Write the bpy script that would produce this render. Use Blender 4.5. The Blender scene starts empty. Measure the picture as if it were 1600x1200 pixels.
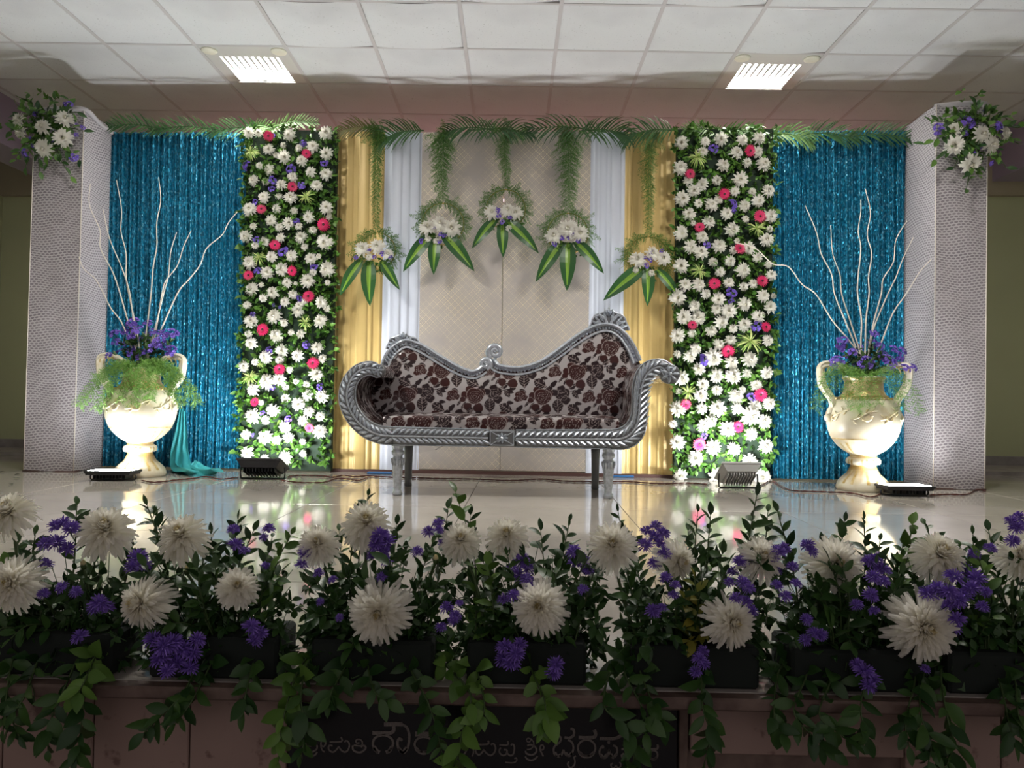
import bpy, math, random
import numpy as np
from mathutils import Vector, Matrix, Euler
random.seed(7)
R = random.Random(11)
PI = math.pi
sc = bpy.context.scene
col = sc.collection

# ---------------------------------------------------------------- camera
EYE = Vector((0, 0, .56)); FPX = 1200.0
YAW, PIT, ROL = .0177, 20 / 1200, .014
_fw = Vector((-math.sin(YAW), math.cos(YAW), 0)); _rt = Vector((math.cos(YAW), math.sin(YAW), 0)); _up = Vector((0, 0, 1))
FW = _fw * math.cos(PIT) + _up * math.sin(PIT)
_u2 = _up * math.cos(PIT) - _fw * math.sin(PIT)
RT = _rt * math.cos(ROL) + _u2 * math.sin(ROL)
UP = _u2 * math.cos(ROL) - _rt * math.sin(ROL)
cd = bpy.data.cameras.new('camera'); cam = bpy.data.objects.new('camera', cd); col.objects.link(cam)
cd.sensor_width = 36; cd.lens = 36 * FPX / 1600; cd.clip_start = .05
cam.matrix_world = Matrix(((RT.x, UP.x, -FW.x, EYE.x), (RT.y, UP.y, -FW.y, EYE.y), (RT.z, UP.z, -FW.z, EYE.z), (0, 0, 0, 1)))
sc.camera = cam

# ---------------------------------------------------------------- world, exposure, lamp strengths
FLOOD = 205.0        # radiance of the floodlight glasses
FIXTURE = 45.0       # radiance of the recessed ceiling lamps
FRONT_LAMP = 155.0   # radiance of the two lamps nearer the camera
sc.view_settings.view_transform = 'Standard'; sc.view_settings.look = 'None'
sc.view_settings.exposure = 0; sc.view_settings.gamma = 1; sc.view_settings.use_curve_mapping = False
wd = bpy.data.worlds.new('world'); sc.world = wd; wd.use_nodes = True
wd.node_tree.nodes['Background'].inputs[0].default_value = (1.0, .88, .90, 1)
wd.node_tree.nodes['Background'].inputs[1].default_value = .36

# ---------------------------------------------------------------- measuring: a photo pixel and a distance give a place
def ray(px, py): return FW * FPX + RT * (px - 800) + UP * (600 - py)
def W(px, py, Y):
    d = ray(px, py); return EYE + d * (Y / d.y)
def FL(px, py, z=0.0):
    d = ray(px, py); return EYE + d * ((z - EYE.z) / d.z)
BY, BS = 5.53, -.03                      # the backdrop stands at y = BY + BS * x
def B(px, py, off=0.0):
    d = ray(px, py); t = (BY - off) / (d.y - BS * d.x); return EYE + d * t
def BP(s, z, d=0.0): return Vector((s, BY + BS * s - d, z))
def bs(px, py=400, off=0.0): return B(px, py, off).x

# ---------------------------------------------------------------- objects, parts, tags
wm = {}
def tag(o, label, cat, group=None, kind=None):
    if label: o['label'] = label
    if cat: o['category'] = cat
    if group: o['group'] = group
    if kind: o['kind'] = kind
    return o
def place(o, M, parent=None):
    wm[o.name] = M.copy()
    if parent is not None:
        o.parent = parent; o.matrix_basis = wm[parent.name].inverted() @ M
    else: o.matrix_basis = M
    return o
def thing(name, label, cat, loc=(0, 0, 0), group=None):
    o = bpy.data.objects.new(name, None); col.objects.link(o); o.empty_display_size = .05
    place(o, Matrix.Translation(Vector(loc))); return tag(o, label, cat, group)
def inst(name, me, M, parent=None):
    o = bpy.data.objects.new(name, me); col.objects.link(o); return place(o, M, parent)
def aim(loc, d, spin=0.0, s=1.0):
    """matrix that puts local +Z along d"""
    q = Vector(d).normalized().to_track_quat('Z', 'Y')
    return Matrix.Translation(Vector(loc)) @ q.to_matrix().to_4x4() @ Matrix.Rotation(spin, 4, 'Z') @ Matrix.Diagonal((s, s, s, 1))

def catmull(pts, n=6):
    P = [Vector(p) for p in pts]
    if len(P) < 3: return P
    P = [P[0] * 2 - P[1]] + P + [P[-1] * 2 - P[-2]]
    out = []
    for i in range(1, len(P) - 2):
        a, b, c, d = P[i - 1:i + 3]
        for k in range(n):
            t = k / n
            out.append(.5 * ((2 * b) + (c - a) * t + (2 * a - 5 * b + 4 * c - d) * t * t + (3 * b - a - 3 * c + d) * t ** 3))
    out.append(P[-2]); return out

class MB:
    def __init__(s): s.v = []; s.f = []; s.m = []; s.uv = None; s.col = None
    def add(s, vs, fs, mi=0):
        b = len(s.v); s.v.extend([tuple(p) for p in vs])
        for f in fs: s.f.append(tuple(b + i for i in f)); s.m.append(mi)
        return s
    def box(s, c, d, mi=0, M=None):
        c = Vector(c); h = Vector(d) / 2
        vs = [Vector((x * h.x, y * h.y, z * h.z)) for x in (-1, 1) for y in (-1, 1) for z in (-1, 1)]
        if M is not None: vs = [M @ p for p in vs]
        vs = [c + p for p in vs]
        return s.add(vs, [(0, 1, 3, 2), (4, 6, 7, 5), (0, 4, 5, 1), (2, 3, 7, 6), (0, 2, 6, 4), (1, 5, 7, 3)], mi)
    def bbox(s, c, d, b=.004, mi=0):
        """box with chamfered edges"""
        c = Vector(c); h = Vector(d) / 2; b = min(b, h.x * .9, h.y * .9, h.z * .9)
        vs = []; idx = {}
        for x in (-1, 1):
            for y in (-1, 1):
                for z in (-1, 1):
                    for a in range(3):
                        p = [x * h.x, y * h.y, z * h.z]
                        for k in range(3):
                            if k != a: p[k] -= b * (x, y, z)[k]
                        idx[(x, y, z, a)] = len(vs); vs.append(c + Vector(p))
        fs = []
        I = lambda x, y, z, a: idx[(x, y, z, a)]
        for sg in (-1, 1):
            fs.append([I(sg, -1, -1, 0), I(sg, 1, -1, 0), I(sg, 1, 1, 0), I(sg, -1, 1, 0)][::sg])
            fs.append([I(-1, sg, -1, 1), I(-1, sg, 1, 1), I(1, sg, 1, 1), I(1, sg, -1, 1)][::sg])
            fs.append([I(-1, -1, sg, 2), I(1, -1, sg, 2), I(1, 1, sg, 2), I(-1, 1, sg, 2)][::sg])
        for x in (-1, 1):
            for y in (-1, 1):
                fs.append([I(x, y, -1, 0), I(x, y, 1, 0), I(x, y, 1, 1), I(x, y, -1, 1)])
        for x in (-1, 1):
            for z in (-1, 1):
                fs.append([I(x, -1, z, 0), I(x, 1, z, 0), I(x, 1, z, 2), I(x, -1, z, 2)])
        for y in (-1, 1):
            for z in (-1, 1):
                fs.append([I(-1, y, z, 1), I(1, y, z, 1), I(1, y, z, 2), I(-1, y, z, 2)])
        for x in (-1, 1):
            for y in (-1, 1):
                for z in (-1, 1): fs.append([I(x, y, z, 0), I(x, y, z, 1), I(x, y, z, 2)])
        return s.add(vs, fs, mi)
    def tube(s, path, r, n=6, mi=0, flat=None):
        P = [Vector(p) for p in path]; L = len(P)
        rr = (lambda t: r) if not callable(r) else r
        vs = []; fs = []
        t0 = (P[1] - P[0]).normalized()
        a = t0.orthogonal().normalized()
        for i, p in enumerate(P):
            t = (P[min(i + 1, L - 1)] - P[max(i - 1, 0)])
            t = t.normalized() if t.length > 1e-9 else t0
            a = (a - t * a.dot(t)); a = a.normalized() if a.length > 1e-6 else t.orthogonal().normalized()
            b = t.cross(a); q = rr(i / (L - 1))
            for k in range(n):
                an = 2 * PI * k / n; vs.append(p + (a * math.cos(an) + b * math.sin(an)) * q)
        for i in range(L - 1):
            for k in range(n):
                k2 = (k + 1) % n; fs.append((i * n + k, i * n + k2, (i + 1) * n + k2, (i + 1) * n + k))
        fs.append(tuple(range(n))[::-1]); fs.append(tuple((L - 1) * n + k for k in range(n)))
        return s.add(vs, fs, mi)
    def lathe(s, prof, n=24, c=(0, 0, 0), mi=0, mod=None):
        vs = []; fs = []; L = len(prof); c = Vector(c)
        for i, (r, z) in enumerate(prof):
            for k in range(n):
                an = 2 * PI * k / n; q = r * (mod(i, an) if mod else 1)
                vs.append(c + Vector((q * math.cos(an), q * math.sin(an), z)))
        for i in range(L - 1):
            for k in range(n):
                k2 = (k + 1) % n; fs.append((i * n + k, i * n + k2, (i + 1) * n + k2, (i + 1) * n + k))
        if prof[0][0] > 1e-4: fs.append(tuple(range(n))[::-1])
        if prof[-1][0] > 1e-4: fs.append(tuple((L - 1) * n + k for k in range(n)))
        return s.add(vs, fs, mi)
    def grid(s, fn, nu, nv, mi=0, close=False):
        vs = [fn(i / nu, j / nv) for j in range(nv + 1) for i in range(nu + 1)]
        fs = [(j * (nu + 1) + i, j * (nu + 1) + i + 1, (j + 1) * (nu + 1) + i + 1, (j + 1) * (nu + 1) + i) for j in range(nv) for i in range(nu)]
        return s.add(vs, fs, mi)
    def ball(s, c, r, n=8, m=5, mi=0, sc=(1, 1, 1)):
        pr = [(max(1e-5, r * math.sin(PI * i / m)), -r * math.cos(PI * i / m)) for i in range(m + 1)]
        b = len(s.v); s.lathe(pr, n, (0, 0, 0), mi)
        for i in range(b, len(s.v)):
            p = s.v[i]; s.v[i] = (c[0] + p[0] * sc[0], c[1] + p[1] * sc[1], c[2] + p[2] * sc[2])
        return s
    def mesh(s, name, mats, smooth=True, off=None):
        me = bpy.data.meshes.new(name)
        v = np.array(s.v, dtype=np.float64).reshape(-1, 3)
        if off is not None: v = v - np.array(off)
        me.from_pydata(v.tolist(), [], s.f)
        for m in (mats if isinstance(mats, (list, tuple)) else [mats]): me.materials.append(m)
        me.polygons.foreach_set('material_index', s.m)
        me.polygons.foreach_set('use_smooth', [smooth] * len(s.f))
        if s.uv is not None:
            at = me.attributes.new('uvm', 'FLOAT_VECTOR', 'POINT'); at.data.foreach_set('vector', np.array(s.uv, dtype=np.float32).ravel())
        if s.col is not None:
            at = me.attributes.new('print', 'FLOAT_COLOR', 'POINT'); at.data.foreach_set('color', np.array(s.col, dtype=np.float32).ravel())
        me.update(); return me
    def build(s, name, mats, parent=None, smooth=True, kind=None):
        """geometry given in world metres; origin goes to the parent's base or the mesh's own base"""
        if parent is not None: off = wm[parent.name].translation
        else:
            a = np.array(s.v); off = Vector(((a[:, 0].min() + a[:, 0].max()) / 2, (a[:, 1].min() + a[:, 1].max()) / 2, a[:, 2].min()))
        o = bpy.data.objects.new(name, s.mesh(name, mats, smooth, off)); col.objects.link(o)
        if parent is not None: place(o, wm[parent.name], parent)
        else: place(o, Matrix.Translation(off))
        if kind: o['kind'] = kind
        return o

# ---------------------------------------------------------------- materials
class NT:
    def __init__(s, name):
        s.m = bpy.data.materials.new(name); s.m.use_nodes = True; s.t = s.m.node_tree; s.n = s.t.nodes; s.b = s.n['Principled BSDF']
    def new(s, ty, **kw):
        n = s.n.new(ty)
        for k, v in kw.items(): setattr(n, k, v)
        return n
    def put(s, sock, v):
        if isinstance(v, bpy.types.NodeSocket): s.t.links.new(v, sock)
        elif v is not None: sock.default_value = v
    def math(s, op, a, b=None, c=None):
        n = s.new('ShaderNodeMath', operation=op)
        s.put(n.inputs[0], a); s.put(n.inputs[1], b); s.put(n.inputs[2], c); return n.outputs[0]
    def mix(s, f, a, b):
        n = s.new('ShaderNodeMix', data_type='RGBA'); s.put(n.inputs[0], f)
        s.put(n.inputs[6], a if isinstance(a, bpy.types.NodeSocket) else (*a, 1)); s.put(n.inputs[7], b if isinstance(b, bpy.types.NodeSocket) else (*b, 1)); return n.outputs[2]
    def obj(s): return s.new('ShaderNodeTexCoord').outputs['Object']
    def attr(s, name): return s.new('ShaderNodeAttribute', attribute_name=name)
    def noise(s, scale, detail=3, vec=None, rough=.55):
        n = s.new('ShaderNodeTexNoise'); n.inputs['Scale'].default_value = scale; n.inputs['Detail'].default_value = detail; n.inputs['Roughness'].default_value = rough
        if vec is not None: s.put(n.inputs['Vector'], vec)
        else: s.put(n.inputs['Vector'], s.obj())
        return n.outputs['Fac']
    def ramp(s, f, a, b): 
        n = s.new('ShaderNodeMapRange'); s.put(n.inputs[0], f); n.inputs[1].default_value = a; n.inputs[2].default_value = b; return n.outputs[0]
    def sep(s, v):
        n = s.new('ShaderNodeSeparateXYZ'); s.put(n.inputs[0], v); return n.outputs
    def comb(s, x, y, z):
        n = s.new('ShaderNodeCombineXYZ'); s.put(n.inputs[0], x); s.put(n.inputs[1], y); s.put(n.inputs[2], z); return n.outputs[0]
    def bump(s, h, st=.3, dist=.01):
        n = s.new('ShaderNodeBump'); n.inputs['Strength'].default_value = st; n.inputs['Distance'].default_value = dist
        s.put(n.inputs['Height'], h); s.put(s.b.inputs['Normal'], n.outputs[0]); return n.outputs[0]
    def set(s, **kw):
        for k, v in kw.items():
            k = {'base': 'Base Color', 'rough': 'Roughness', 'metal': 'Metallic', 'coat': 'Coat Weight', 'coatr': 'Coat Roughness', 'spec': 'Specular IOR Level', 'sheen': 'Sheen Weight', 'sss': 'Subsurface Weight'}[k]
            if isinstance(v, tuple) and len(v) == 3: v = (*v, 1)
            s.put(s.b.inputs[k], v)
        return s

def plain(name, c, rough=.6, metal=0.0, c2=None, scale=8, **kw):
    t = NT(name); t.set(rough=rough, metal=metal, **kw)
    if c2 is None: t.set(base=c)
    else: t.set(base=t.mix(t.ramp(t.noise(scale), .35, .65), c, c2))
    return t.m
def glow(name, c, st):
    t = NT(name); t.set(base=(.8, .8, .8), rough=.4)
    t.b.inputs['Emission Color'].default_value = (*c, 1); t.b.inputs['Emission Strength'].default_value = st; return t.m
def leafy(name, c1, c2, rough=.45, island=False, sp=.35):
    """leaf green that differs from leaf to leaf"""
    t = NT(name)
    r = t.new('ShaderNodeNewGeometry').outputs['Random Per Island'] if island else t.new('ShaderNodeObjectInfo').outputs['Random']
    t.set(base=t.mix(r, c1, c2), rough=rough, spec=sp)
    return t.m
def fabric_net():
    t = NT('white_net_fabric'); u, v, _ = t.sep(t.attr('uvm').outputs['Vector'])
    v = t.math('DIVIDE', v, .0172); row = t.math('FLOOR', v)
    u = t.math('ADD', t.math('DIVIDE', u, .030), t.math('MULTIPLY', t.math('MODULO', row, 2.0), .5))
    fu = t.math('SUBTRACT', t.math('FRACT', u), .5); fv = t.math('SUBTRACT', t.math('FRACT', v), .5)
    d = t.math('ADD', t.math('POWER', t.math('DIVIDE', fu, .43), 2.0), t.math('POWER', t.math('DIVIDE', fv, .36), 2.0))
    hole = t.math('SUBTRACT', 1.0, t.ramp(d, .75, 1.15))
    fold = t.noise(2.2, 3, t.comb(t.math('MULTIPLY', u, .02), t.math('MULTIPLY', v, .06), 0.0))
    under = t.mix(t.ramp(fold, .35, .7), (.19, .168, .19), (.26, .23, .25))
    t.set(base=t.mix(hole, (.46, .43, .445), under), rough=.75, sheen=.15)
    t.bump(t.math('SUBTRACT', fold, t.math('MULTIPLY', hole, .15)), .35, .02); return t.m
def sequin(name, c1, c2, c3):
    t = NT(name); o = t.obj()
    mp = t.new('ShaderNodeMapping'); t.put(mp.inputs[0], o); mp.inputs['Scale'].default_value = (1, 1, .6)
    vo = t.new('ShaderNodeTexVoronoi'); t.put(vo.inputs['Vector'], mp.outputs[0]); vo.inputs['Scale'].default_value = 125
    g = t.sep(vo.outputs['Color'])
    cc = t.mix(t.ramp(g[0], .45, .95), c1, c2); cc = t.mix(t.ramp(g[1], .86, .95), cc, c3)  # scattered pale cells are sparkle glints put into the base colour
    t.set(base=cc, metal=.55, rough=.38)
    ge = t.new('ShaderNodeNewGeometry').outputs['Normal']
    sb = t.new('ShaderNodeVectorMath', operation='SUBTRACT'); t.put(sb.inputs[0], vo.outputs['Color']); sb.inputs[1].default_value = (.5, .5, .5)
    ml = t.new('ShaderNodeVectorMath', operation='SCALE'); t.put(ml.inputs[0], sb.outputs[0]); ml.inputs[3].default_value = 1.1
    ad = t.new('ShaderNodeVectorMath', operation='ADD'); t.put(ad.inputs[0], ge); t.put(ad.inputs[1], ml.outputs[0])
    nm = t.new('ShaderNodeVectorMath', operation='NORMALIZE'); t.put(nm.inputs[0], ad.outputs[0]); t.put(t.b.inputs['Normal'], nm.outputs[0])
    return t.m
def brocade():
    t = NT('beige_brocade'); u, v, _ = t.sep(t.attr('uvm').outputs['Vector'])
    a = t.math('DIVIDE', t.math('ADD', u, v), .052); b = t.math('DIVIDE', t.math('SUBTRACT', u, v), .052)
    fa = t.math('ABSOLUTE', t.math('SUBTRACT', t.math('FRACT', a), .5)); fb = t.math('ABSOLUTE', t.math('SUBTRACT', t.math('FRACT', b), .5))
    mx = t.math('MAXIMUM', fa, fb)
    line = t.math('MULTIPLY', t.ramp(mx, .41, .445), .85)
    ringm = t.math('MULTIPLY', t.ramp(mx, .20, .22), t.math('SUBTRACT', 1.0, t.ramp(mx, .27, .29)))
    dot = t.math('SUBTRACT', 1.0, t.ramp(mx, .08, .1))
    mask = t.math('MAXIMUM', line, t.math('MULTIPLY', t.math('MAXIMUM', ringm, dot), .75))
    nz = t.noise(3.0, 4)
    mask = t.math('MULTIPLY', mask, t.ramp(nz, .36, .60))
    t.set(base=t.mix(mask, (.43, .385, .36), (.95, .85, .64)), metal=t.math('MULTIPLY', mask, .9), rough=t.math('SUBTRACT', .75, t.math('MULTIPLY', mask, .45)))
    return t.m

M = {}
M['ceil'] = None
def _ceil():
    t = NT('ceiling_tile_white'); n = t.noise(70, 2); s2 = t.noise(1.5, 3)
    c = t.mix(t.ramp(n, .66, .72), (.78, .79, .80), (.55, .55, .55)); t.set(base=t.mix(t.ramp(s2, .5, .8), c, (.66, .66, .68)), rough=.85); t.bump(n, .2, .004); return t.m
M['ceil'] = _ceil()
M['ceil_back'] = plain('slab_grey', (.12, .11, .11), .9)
M['tbar'] = plain('white_painted_bar', (.62, .60, .60), .5)
M['lilac'] = plain('lilac_paint', (.36, .31, .42), .8)
M['olive'] = plain('olive_green_paint', (.50, .53, .33), .75, c2=(.54, .57, .36), scale=1.2)
M['beige'] = plain('plain_beige', (.42, .37, .27), .8)
def _marble():
    t = NT('polished_beige_marble'); n = t.noise(1.6, 6); m = t.noise(9, 5)
    c = t.mix(t.ramp(n, .3, .7), (.37, .34, .305), (.47, .435, .39)); c = t.mix(t.math('MULTIPLY', t.ramp(m, .55, .75), .5), c, (.34, .30, .27))
    t.set(base=c, rough=t.math('ADD', .045, t.math('MULTIPLY', t.noise(5, 4), .06)), spec=.55); return t.m
M['marble'] = _marble()
M['joint'] = plain('tile_joint', (.2, .18, .16), .7)
M['skirting'] = plain('grey_marble_skirting', (.36, .33, .34), .35, c2=(.22, .20, .2), scale=6)
def _stone():
    t = NT('pink_brown_stone'); n = t.noise(3, 6); m = t.noise(28, 5)
    c = t.mix(t.ramp(n, .3, .7), (.25, .165, .14), (.33, .225, .19)); c = t.mix(t.ramp(m, .6, .7), c, (.16, .09, .075)); t.set(base=c, rough=.55); return t.m
M['stone'] = _stone()
M['stone_dark'] = plain('brown_worn_nosing', (.10, .062, .05), .6, c2=(.18, .125, .10), scale=20)
M['granite'] = plain('black_granite', (.006, .006, .009), .25)
M['etched'] = plain('etched_grey_letters', (.17, .15, .135), .8, c2=(.11, .095, .085), scale=300)
M['net'] = fabric_net()
M['sequin'] = sequin('blue_sequin_fabric', (.004, .125, .225), (.010, .25, .41), (.20, .54, .70))
M['gold'] = plain('gold_satin', (.66, .48, .185), .42, .1, sheen=.3, c2=(.60, .425, .15), scale=3)
M['white_drape'] = plain('bluish_white_satin', (.66, .70, .80), .5, sheen=.2)
M['brocade'] = brocade()
M['teal_cloth'] = plain('turquoise_chiffon', (.05, .42, .46), .6)
M['palm'] = leafy('palm_green', (.020, .075, .022), (.055, .145, .04), .4, True)
M['palm_dry'] = leafy('dry_palm', (.16, .14, .05), (.11, .12, .035), .55, True)
M['palm_light'] = leafy('young_palm_green', (.10, .22, .06), (.17, .30, .10), .45, True)
M['fern'] = leafy('asparagus_fern_green', (.05, .15, .02), (.12, .27, .05), .5, True)
M['fern_light'] = leafy('bright_fern_green', (.13, .30, .05), (.25, .45, .10), .5, True)
M['mat'] = plain('dark_green_mat', (.006, .022, .008), .8)
M['walleaf'] = leafy('wall_leaf_green', (.035, .11, .018), (.13, .27, .045), .4, True)
M['leaf'] = leafy('garden_leaf_green', (.015, .052, .012), (.046, .11, .022), .38)
M['leaf_is'] = leafy('small_leaf_green', (.014, .048, .011), (.046, .11, .024), .42, True)
M['leaf_light'] = leafy('young_leaf_green', (.06, .14, .022), (.13, .25, .045), .38)
M['leaf_yellow'] = leafy('yellowing_leaf', (.30, .27, .04), (.20, .24, .04), .45)
M['stem'] = plain('green_stem', (.05, .09, .025), .6)
M['drac'] = plain('dracaena_dark', (.02, .085, .02), .35)
M['drac_mid'] = plain('dracaena_stripe', (.20, .36, .04), .35)
M['spider'] = leafy('spider_plant_variegated', (.56, .60, .24), (.22, .40, .07), .45, True)
def petals(name, c, tr=.42):
    t = NT(name); t.set(base=c, rough=.6, spec=.3); tl = t.new('ShaderNodeBsdfTranslucent'); tl.inputs[0].default_value = (*[x * 1.06 for x in c], 1)
    mx = t.new('ShaderNodeMixShader'); mx.inputs[0].default_value = tr; t.t.links.new(t.b.outputs[0], mx.inputs[1]); t.t.links.new(tl.outputs[0], mx.inputs[2]); t.t.links.new(mx.outputs[0], t.n['Material Output'].inputs[0]); return t.m
M['petal'] = petals('white_petal', (.84, .82, .76))
M['petal_warm'] = petals('ivory_petal', (.92, .90, .82), .55)
M['petal_in2'] = plain('pale_cream_petal', (.78, .76, .62), .6)
M['petal_in'] = petals('cream_petal', (.84, .77, .52), .5)
M['pink'] = plain('magenta_petal', (.50, .010, .075), .5, c2=(.58, .02, .12), scale=30)
M['pinkc'] = plain('gerbera_heart', (.05, .01, .012), .7)
M['purple'] = leafy('violet_petal', (.12, .07, .40), (.22, .14, .56), .6, True)
M['aster'] = leafy('aster_violet', (.15, .075, .40), (.27, .16, .60), .6, True)
M['ring'] = plain('gold_wire', (.55, .38, .12), .35, .8)
def _vase():
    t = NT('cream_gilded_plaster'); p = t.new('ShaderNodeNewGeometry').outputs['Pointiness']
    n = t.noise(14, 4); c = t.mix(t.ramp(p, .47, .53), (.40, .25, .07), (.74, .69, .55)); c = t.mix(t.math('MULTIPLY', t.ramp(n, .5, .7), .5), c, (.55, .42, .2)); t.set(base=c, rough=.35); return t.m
M['vase'] = _vase()
M['vase_gold'] = plain('gilded_relief', (.50, .33, .10), .35, .3, c2=(.70, .58, .32), scale=25)
M['vase_relief'] = plain('worn_gilt_relief', (.62, .50, .27), .4, .1, c2=(.76, .70, .54), scale=18)
M['twig'] = plain('whitewashed_twig', (.74, .68, .60), .6)
def _silver():
    t = NT('silver_leaf_paint'); n = t.noise(60, 4); t.set(base=t.mix(t.ramp(n, .35, .7), (.50, .54, .60), (.74, .79, .87)), metal=.6, rough=.31); t.bump(n, .25, .003); return t.m
M['silver'] = _silver()
M['silver_dark'] = plain('tarnished_silver', (.20, .205, .215), .45, .4)
def _fab():
    t = NT('plastic_covered_rose_print'); a = t.attr('print')
    t.set(base=a.outputs['Color'], rough=.5, coat=.7, coatr=.06, spec=.12); n = t.noise(9, 4)
    bn = t.new('ShaderNodeBump'); bn.inputs['Strength'].default_value = .35; bn.inputs['Distance'].default_value = .02; t.put(bn.inputs['Height'], n); t.put(t.b.inputs['Coat Normal'], bn.outputs[0]); return t.m
M['fab'] = _fab()
def _clear():
    t = NT('clear_plastic'); gl = t.new('ShaderNodeBsdfGlossy'); gl.inputs['Roughness'].default_value = .08; tr = t.new('ShaderNodeBsdfTransparent'); tr.inputs[0].default_value = (.93, .93, .93, 1)
    fr_ = t.new('ShaderNodeFresnel'); fr_.inputs[0].default_value = 1.45; mx = t.new('ShaderNodeMixShader'); t.t.links.new(fr_.outputs[0], mx.inputs[0]); t.t.links.new(tr.outputs[0], mx.inputs[1]); t.t.links.new(gl.outputs[0], mx.inputs[2]); t.t.links.new(mx.outputs[0], t.n['Material Output'].inputs[0]); return t.m
M['clear'] = _clear()
M['black'] = plain('black_cast_metal', (.015, .015, .018), .4)
M['greyplastic'] = plain('pale_grey_housing', (.50, .50, .49), .4)
M['flood_low'] = glow('flood_glass_dim', (.97, .99, 1), FLOOD * .55)
M['flood'] = glow('flood_glass', (.97, .99, 1), FLOOD)
M['fixture'] = glow('lamp_diffuser', (1, .97, .90), FIXTURE)
M['fixture_front'] = glow('front_lamp_diffuser', (1, .96, .89), FRONT_LAMP)
M['fixmetal'] = plain('brushed_reflector', (.70, .70, .67), .4, .1)
M['cream'] = plain('cream_lamp_disc', (.85, .82, .68), .4)
M['cable'] = plain('brown_red_flex', (.10, .025, .02), .5)
M['blueplank'] = plain('blue_painted_strip', (.03, .14, .36), .5)
M['maroon'] = plain('maroon_base_board', (.09, .04, .035), .6)
M['foam'] = plain('dark_green_foam', (.004, .009, .006), .85)
M['brownleaf'] = plain('fallen_leaf', (.05, .06, .03), .7)
# ================================================================ the setting
def struct(name, mb, mats, smooth=False, label=None):
    o = mb.build(name, mats, None, smooth); o['kind'] = 'structure'
    if label: o['label'] = label
    return o
EDGE = 1.475                                   # front edge of the stage
# stage floor: slab with marble tiles laid on it
f = MB(); f.box((0, (EDGE + 6.95) / 2, -.024), (9.8, 6.95 - EDGE, .012)); floor = struct('floor', f, M['joint'], label='polished beige marble stage floor')
TW = .8
me = MB().bbox((0, 0, -.009), (TW - .0025, TW - .0025, .018), .001).mesh('floor_tile', M['marble'], False)
for i in range(-6, 7):
    for j in range(7):
        inst('floor_tile', me, Matrix.Translation((i * TW + .1, EDGE + .012 + TW * (j + .5), 0)), floor)
# worn nosing along the stage edge and the stone clad front
f = MB(); f.bbox((0, EDGE - .003, -.0125), (9.8, .034, .024), .004); struct('trim_1', f, M['stone_dark'], label='worn brown nosing along the stage edge')
f = MB(); f.box((0, EDGE + .09, -.4925), (9.8, .06, .915)); front = struct('wall_front', f, M['stone_dark'], label='stage front clad with pinkish brown stone panels')
FY = EDGE + .05
def panel_px(x0, x1, z0, z1, y=FY, name='stone_panel', m=None):
    a = W(x0, 1120, y).x + .0015; b = W(x1, 1120, y).x - .0015
    mb = MB(); mb.bbox(((a + b) / 2, y, (z0 + z1) / 2), (b - a, .022, z1 - z0), .002); return mb.build(name, m or M['stone'], front, False)
for x0, x1 in ((-500, -140), (-140, 10), (10, 151), (151, 300), (300, 452), (1076, 1262), (1262, 1410), (1410, 1560), (1560, 1710), (1710, 2000)):
    for z0, z1 in ((-.20, -.0255), (-.56, -.203), (-.95, -.563)):
        if x0 in (1076, 1262) and z0 == -.20: z0 = -.130
        panel_px(x0, x1, z0, z1)
panel_px(452, 1058, -.95, -.30)
panel_px(1059, 1075, -.95, -.0255, FY - .004, 'edge_strip', M['stone_dark'])
# hall floor below the stage, side walls, rear wall, beams
f = MB(); f.box((0, -1.2, -.96), (9.8, 5.4, .02)); struct('floor_hall', f, M['joint'])
for sx, nm in ((-1, 'left'), (1, 'right')):
    f = MB(); f.box((sx * 4.95, 2.35, 1.1), (.1, 9.9, 4.1)); struct('wall_' + nm, f, M['olive'])
f = MB(); f.add([(-4.9, 7.05, 0), (4.9, 6.70, 0), (4.9, 6.70, 2.36), (-4.9, 7.05, 2.36), (-4.9, 7.15, 0), (4.9, 6.8, 0), (4.9, 6.8, 2.36), (-4.9, 7.15, 2.36)], [(0, 1, 2, 3), (5, 4, 7, 6), (3, 2, 6, 7)])
wall_back = struct('wall_back', f, M['olive'], label='olive green rear wall')
f = MB(); f.tube([(-3.0, 6.87, 2.30), (3.0, 6.65, 2.30)], .014, 10); f.build('tube_lamp', glow('pink_tube', (1, .40, .47), 6.5), wall_back)
f = MB(); f.add([(-4.9, 7.0, 2.36), (4.9, 6.65, 2.36), (4.9, 6.65, 2.95), (-4.9, 7.0, 2.95), (-4.9, 7.15, 2.36), (4.9, 6.8, 2.36)], [(0, 1, 2, 3), (0, 4, 5, 1)])
struct('trim_2', f, M['beige'], label='beige band above the green rear wall')  # separate plain beige strip, a little darker than the olive below
f = MB(); f.add([(-4.9, 7.03, 0), (4.9, 6.68, 0), (4.9, 6.68, .105), (-4.9, 7.03, .105), (-4.9, 7.06, .105), (4.9, 6.71, .105)], [(0, 1, 2, 3), (3, 2, 5, 4)])
struct('baseboard_back', f, M['skirting'])
f = MB(); f.box((-4.28, 3.2, 2.71), (.34, 7.4, .46)); struct('trim_3', f, M['lilac'], label='lilac ceiling beam on the left')
f = MB(); f.box((4.18, 3.2, 2.71), (.34, 7.0, .46)); struct('trim_4', f, M['lilac'], label='lilac ceiling beam on the right')
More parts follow.
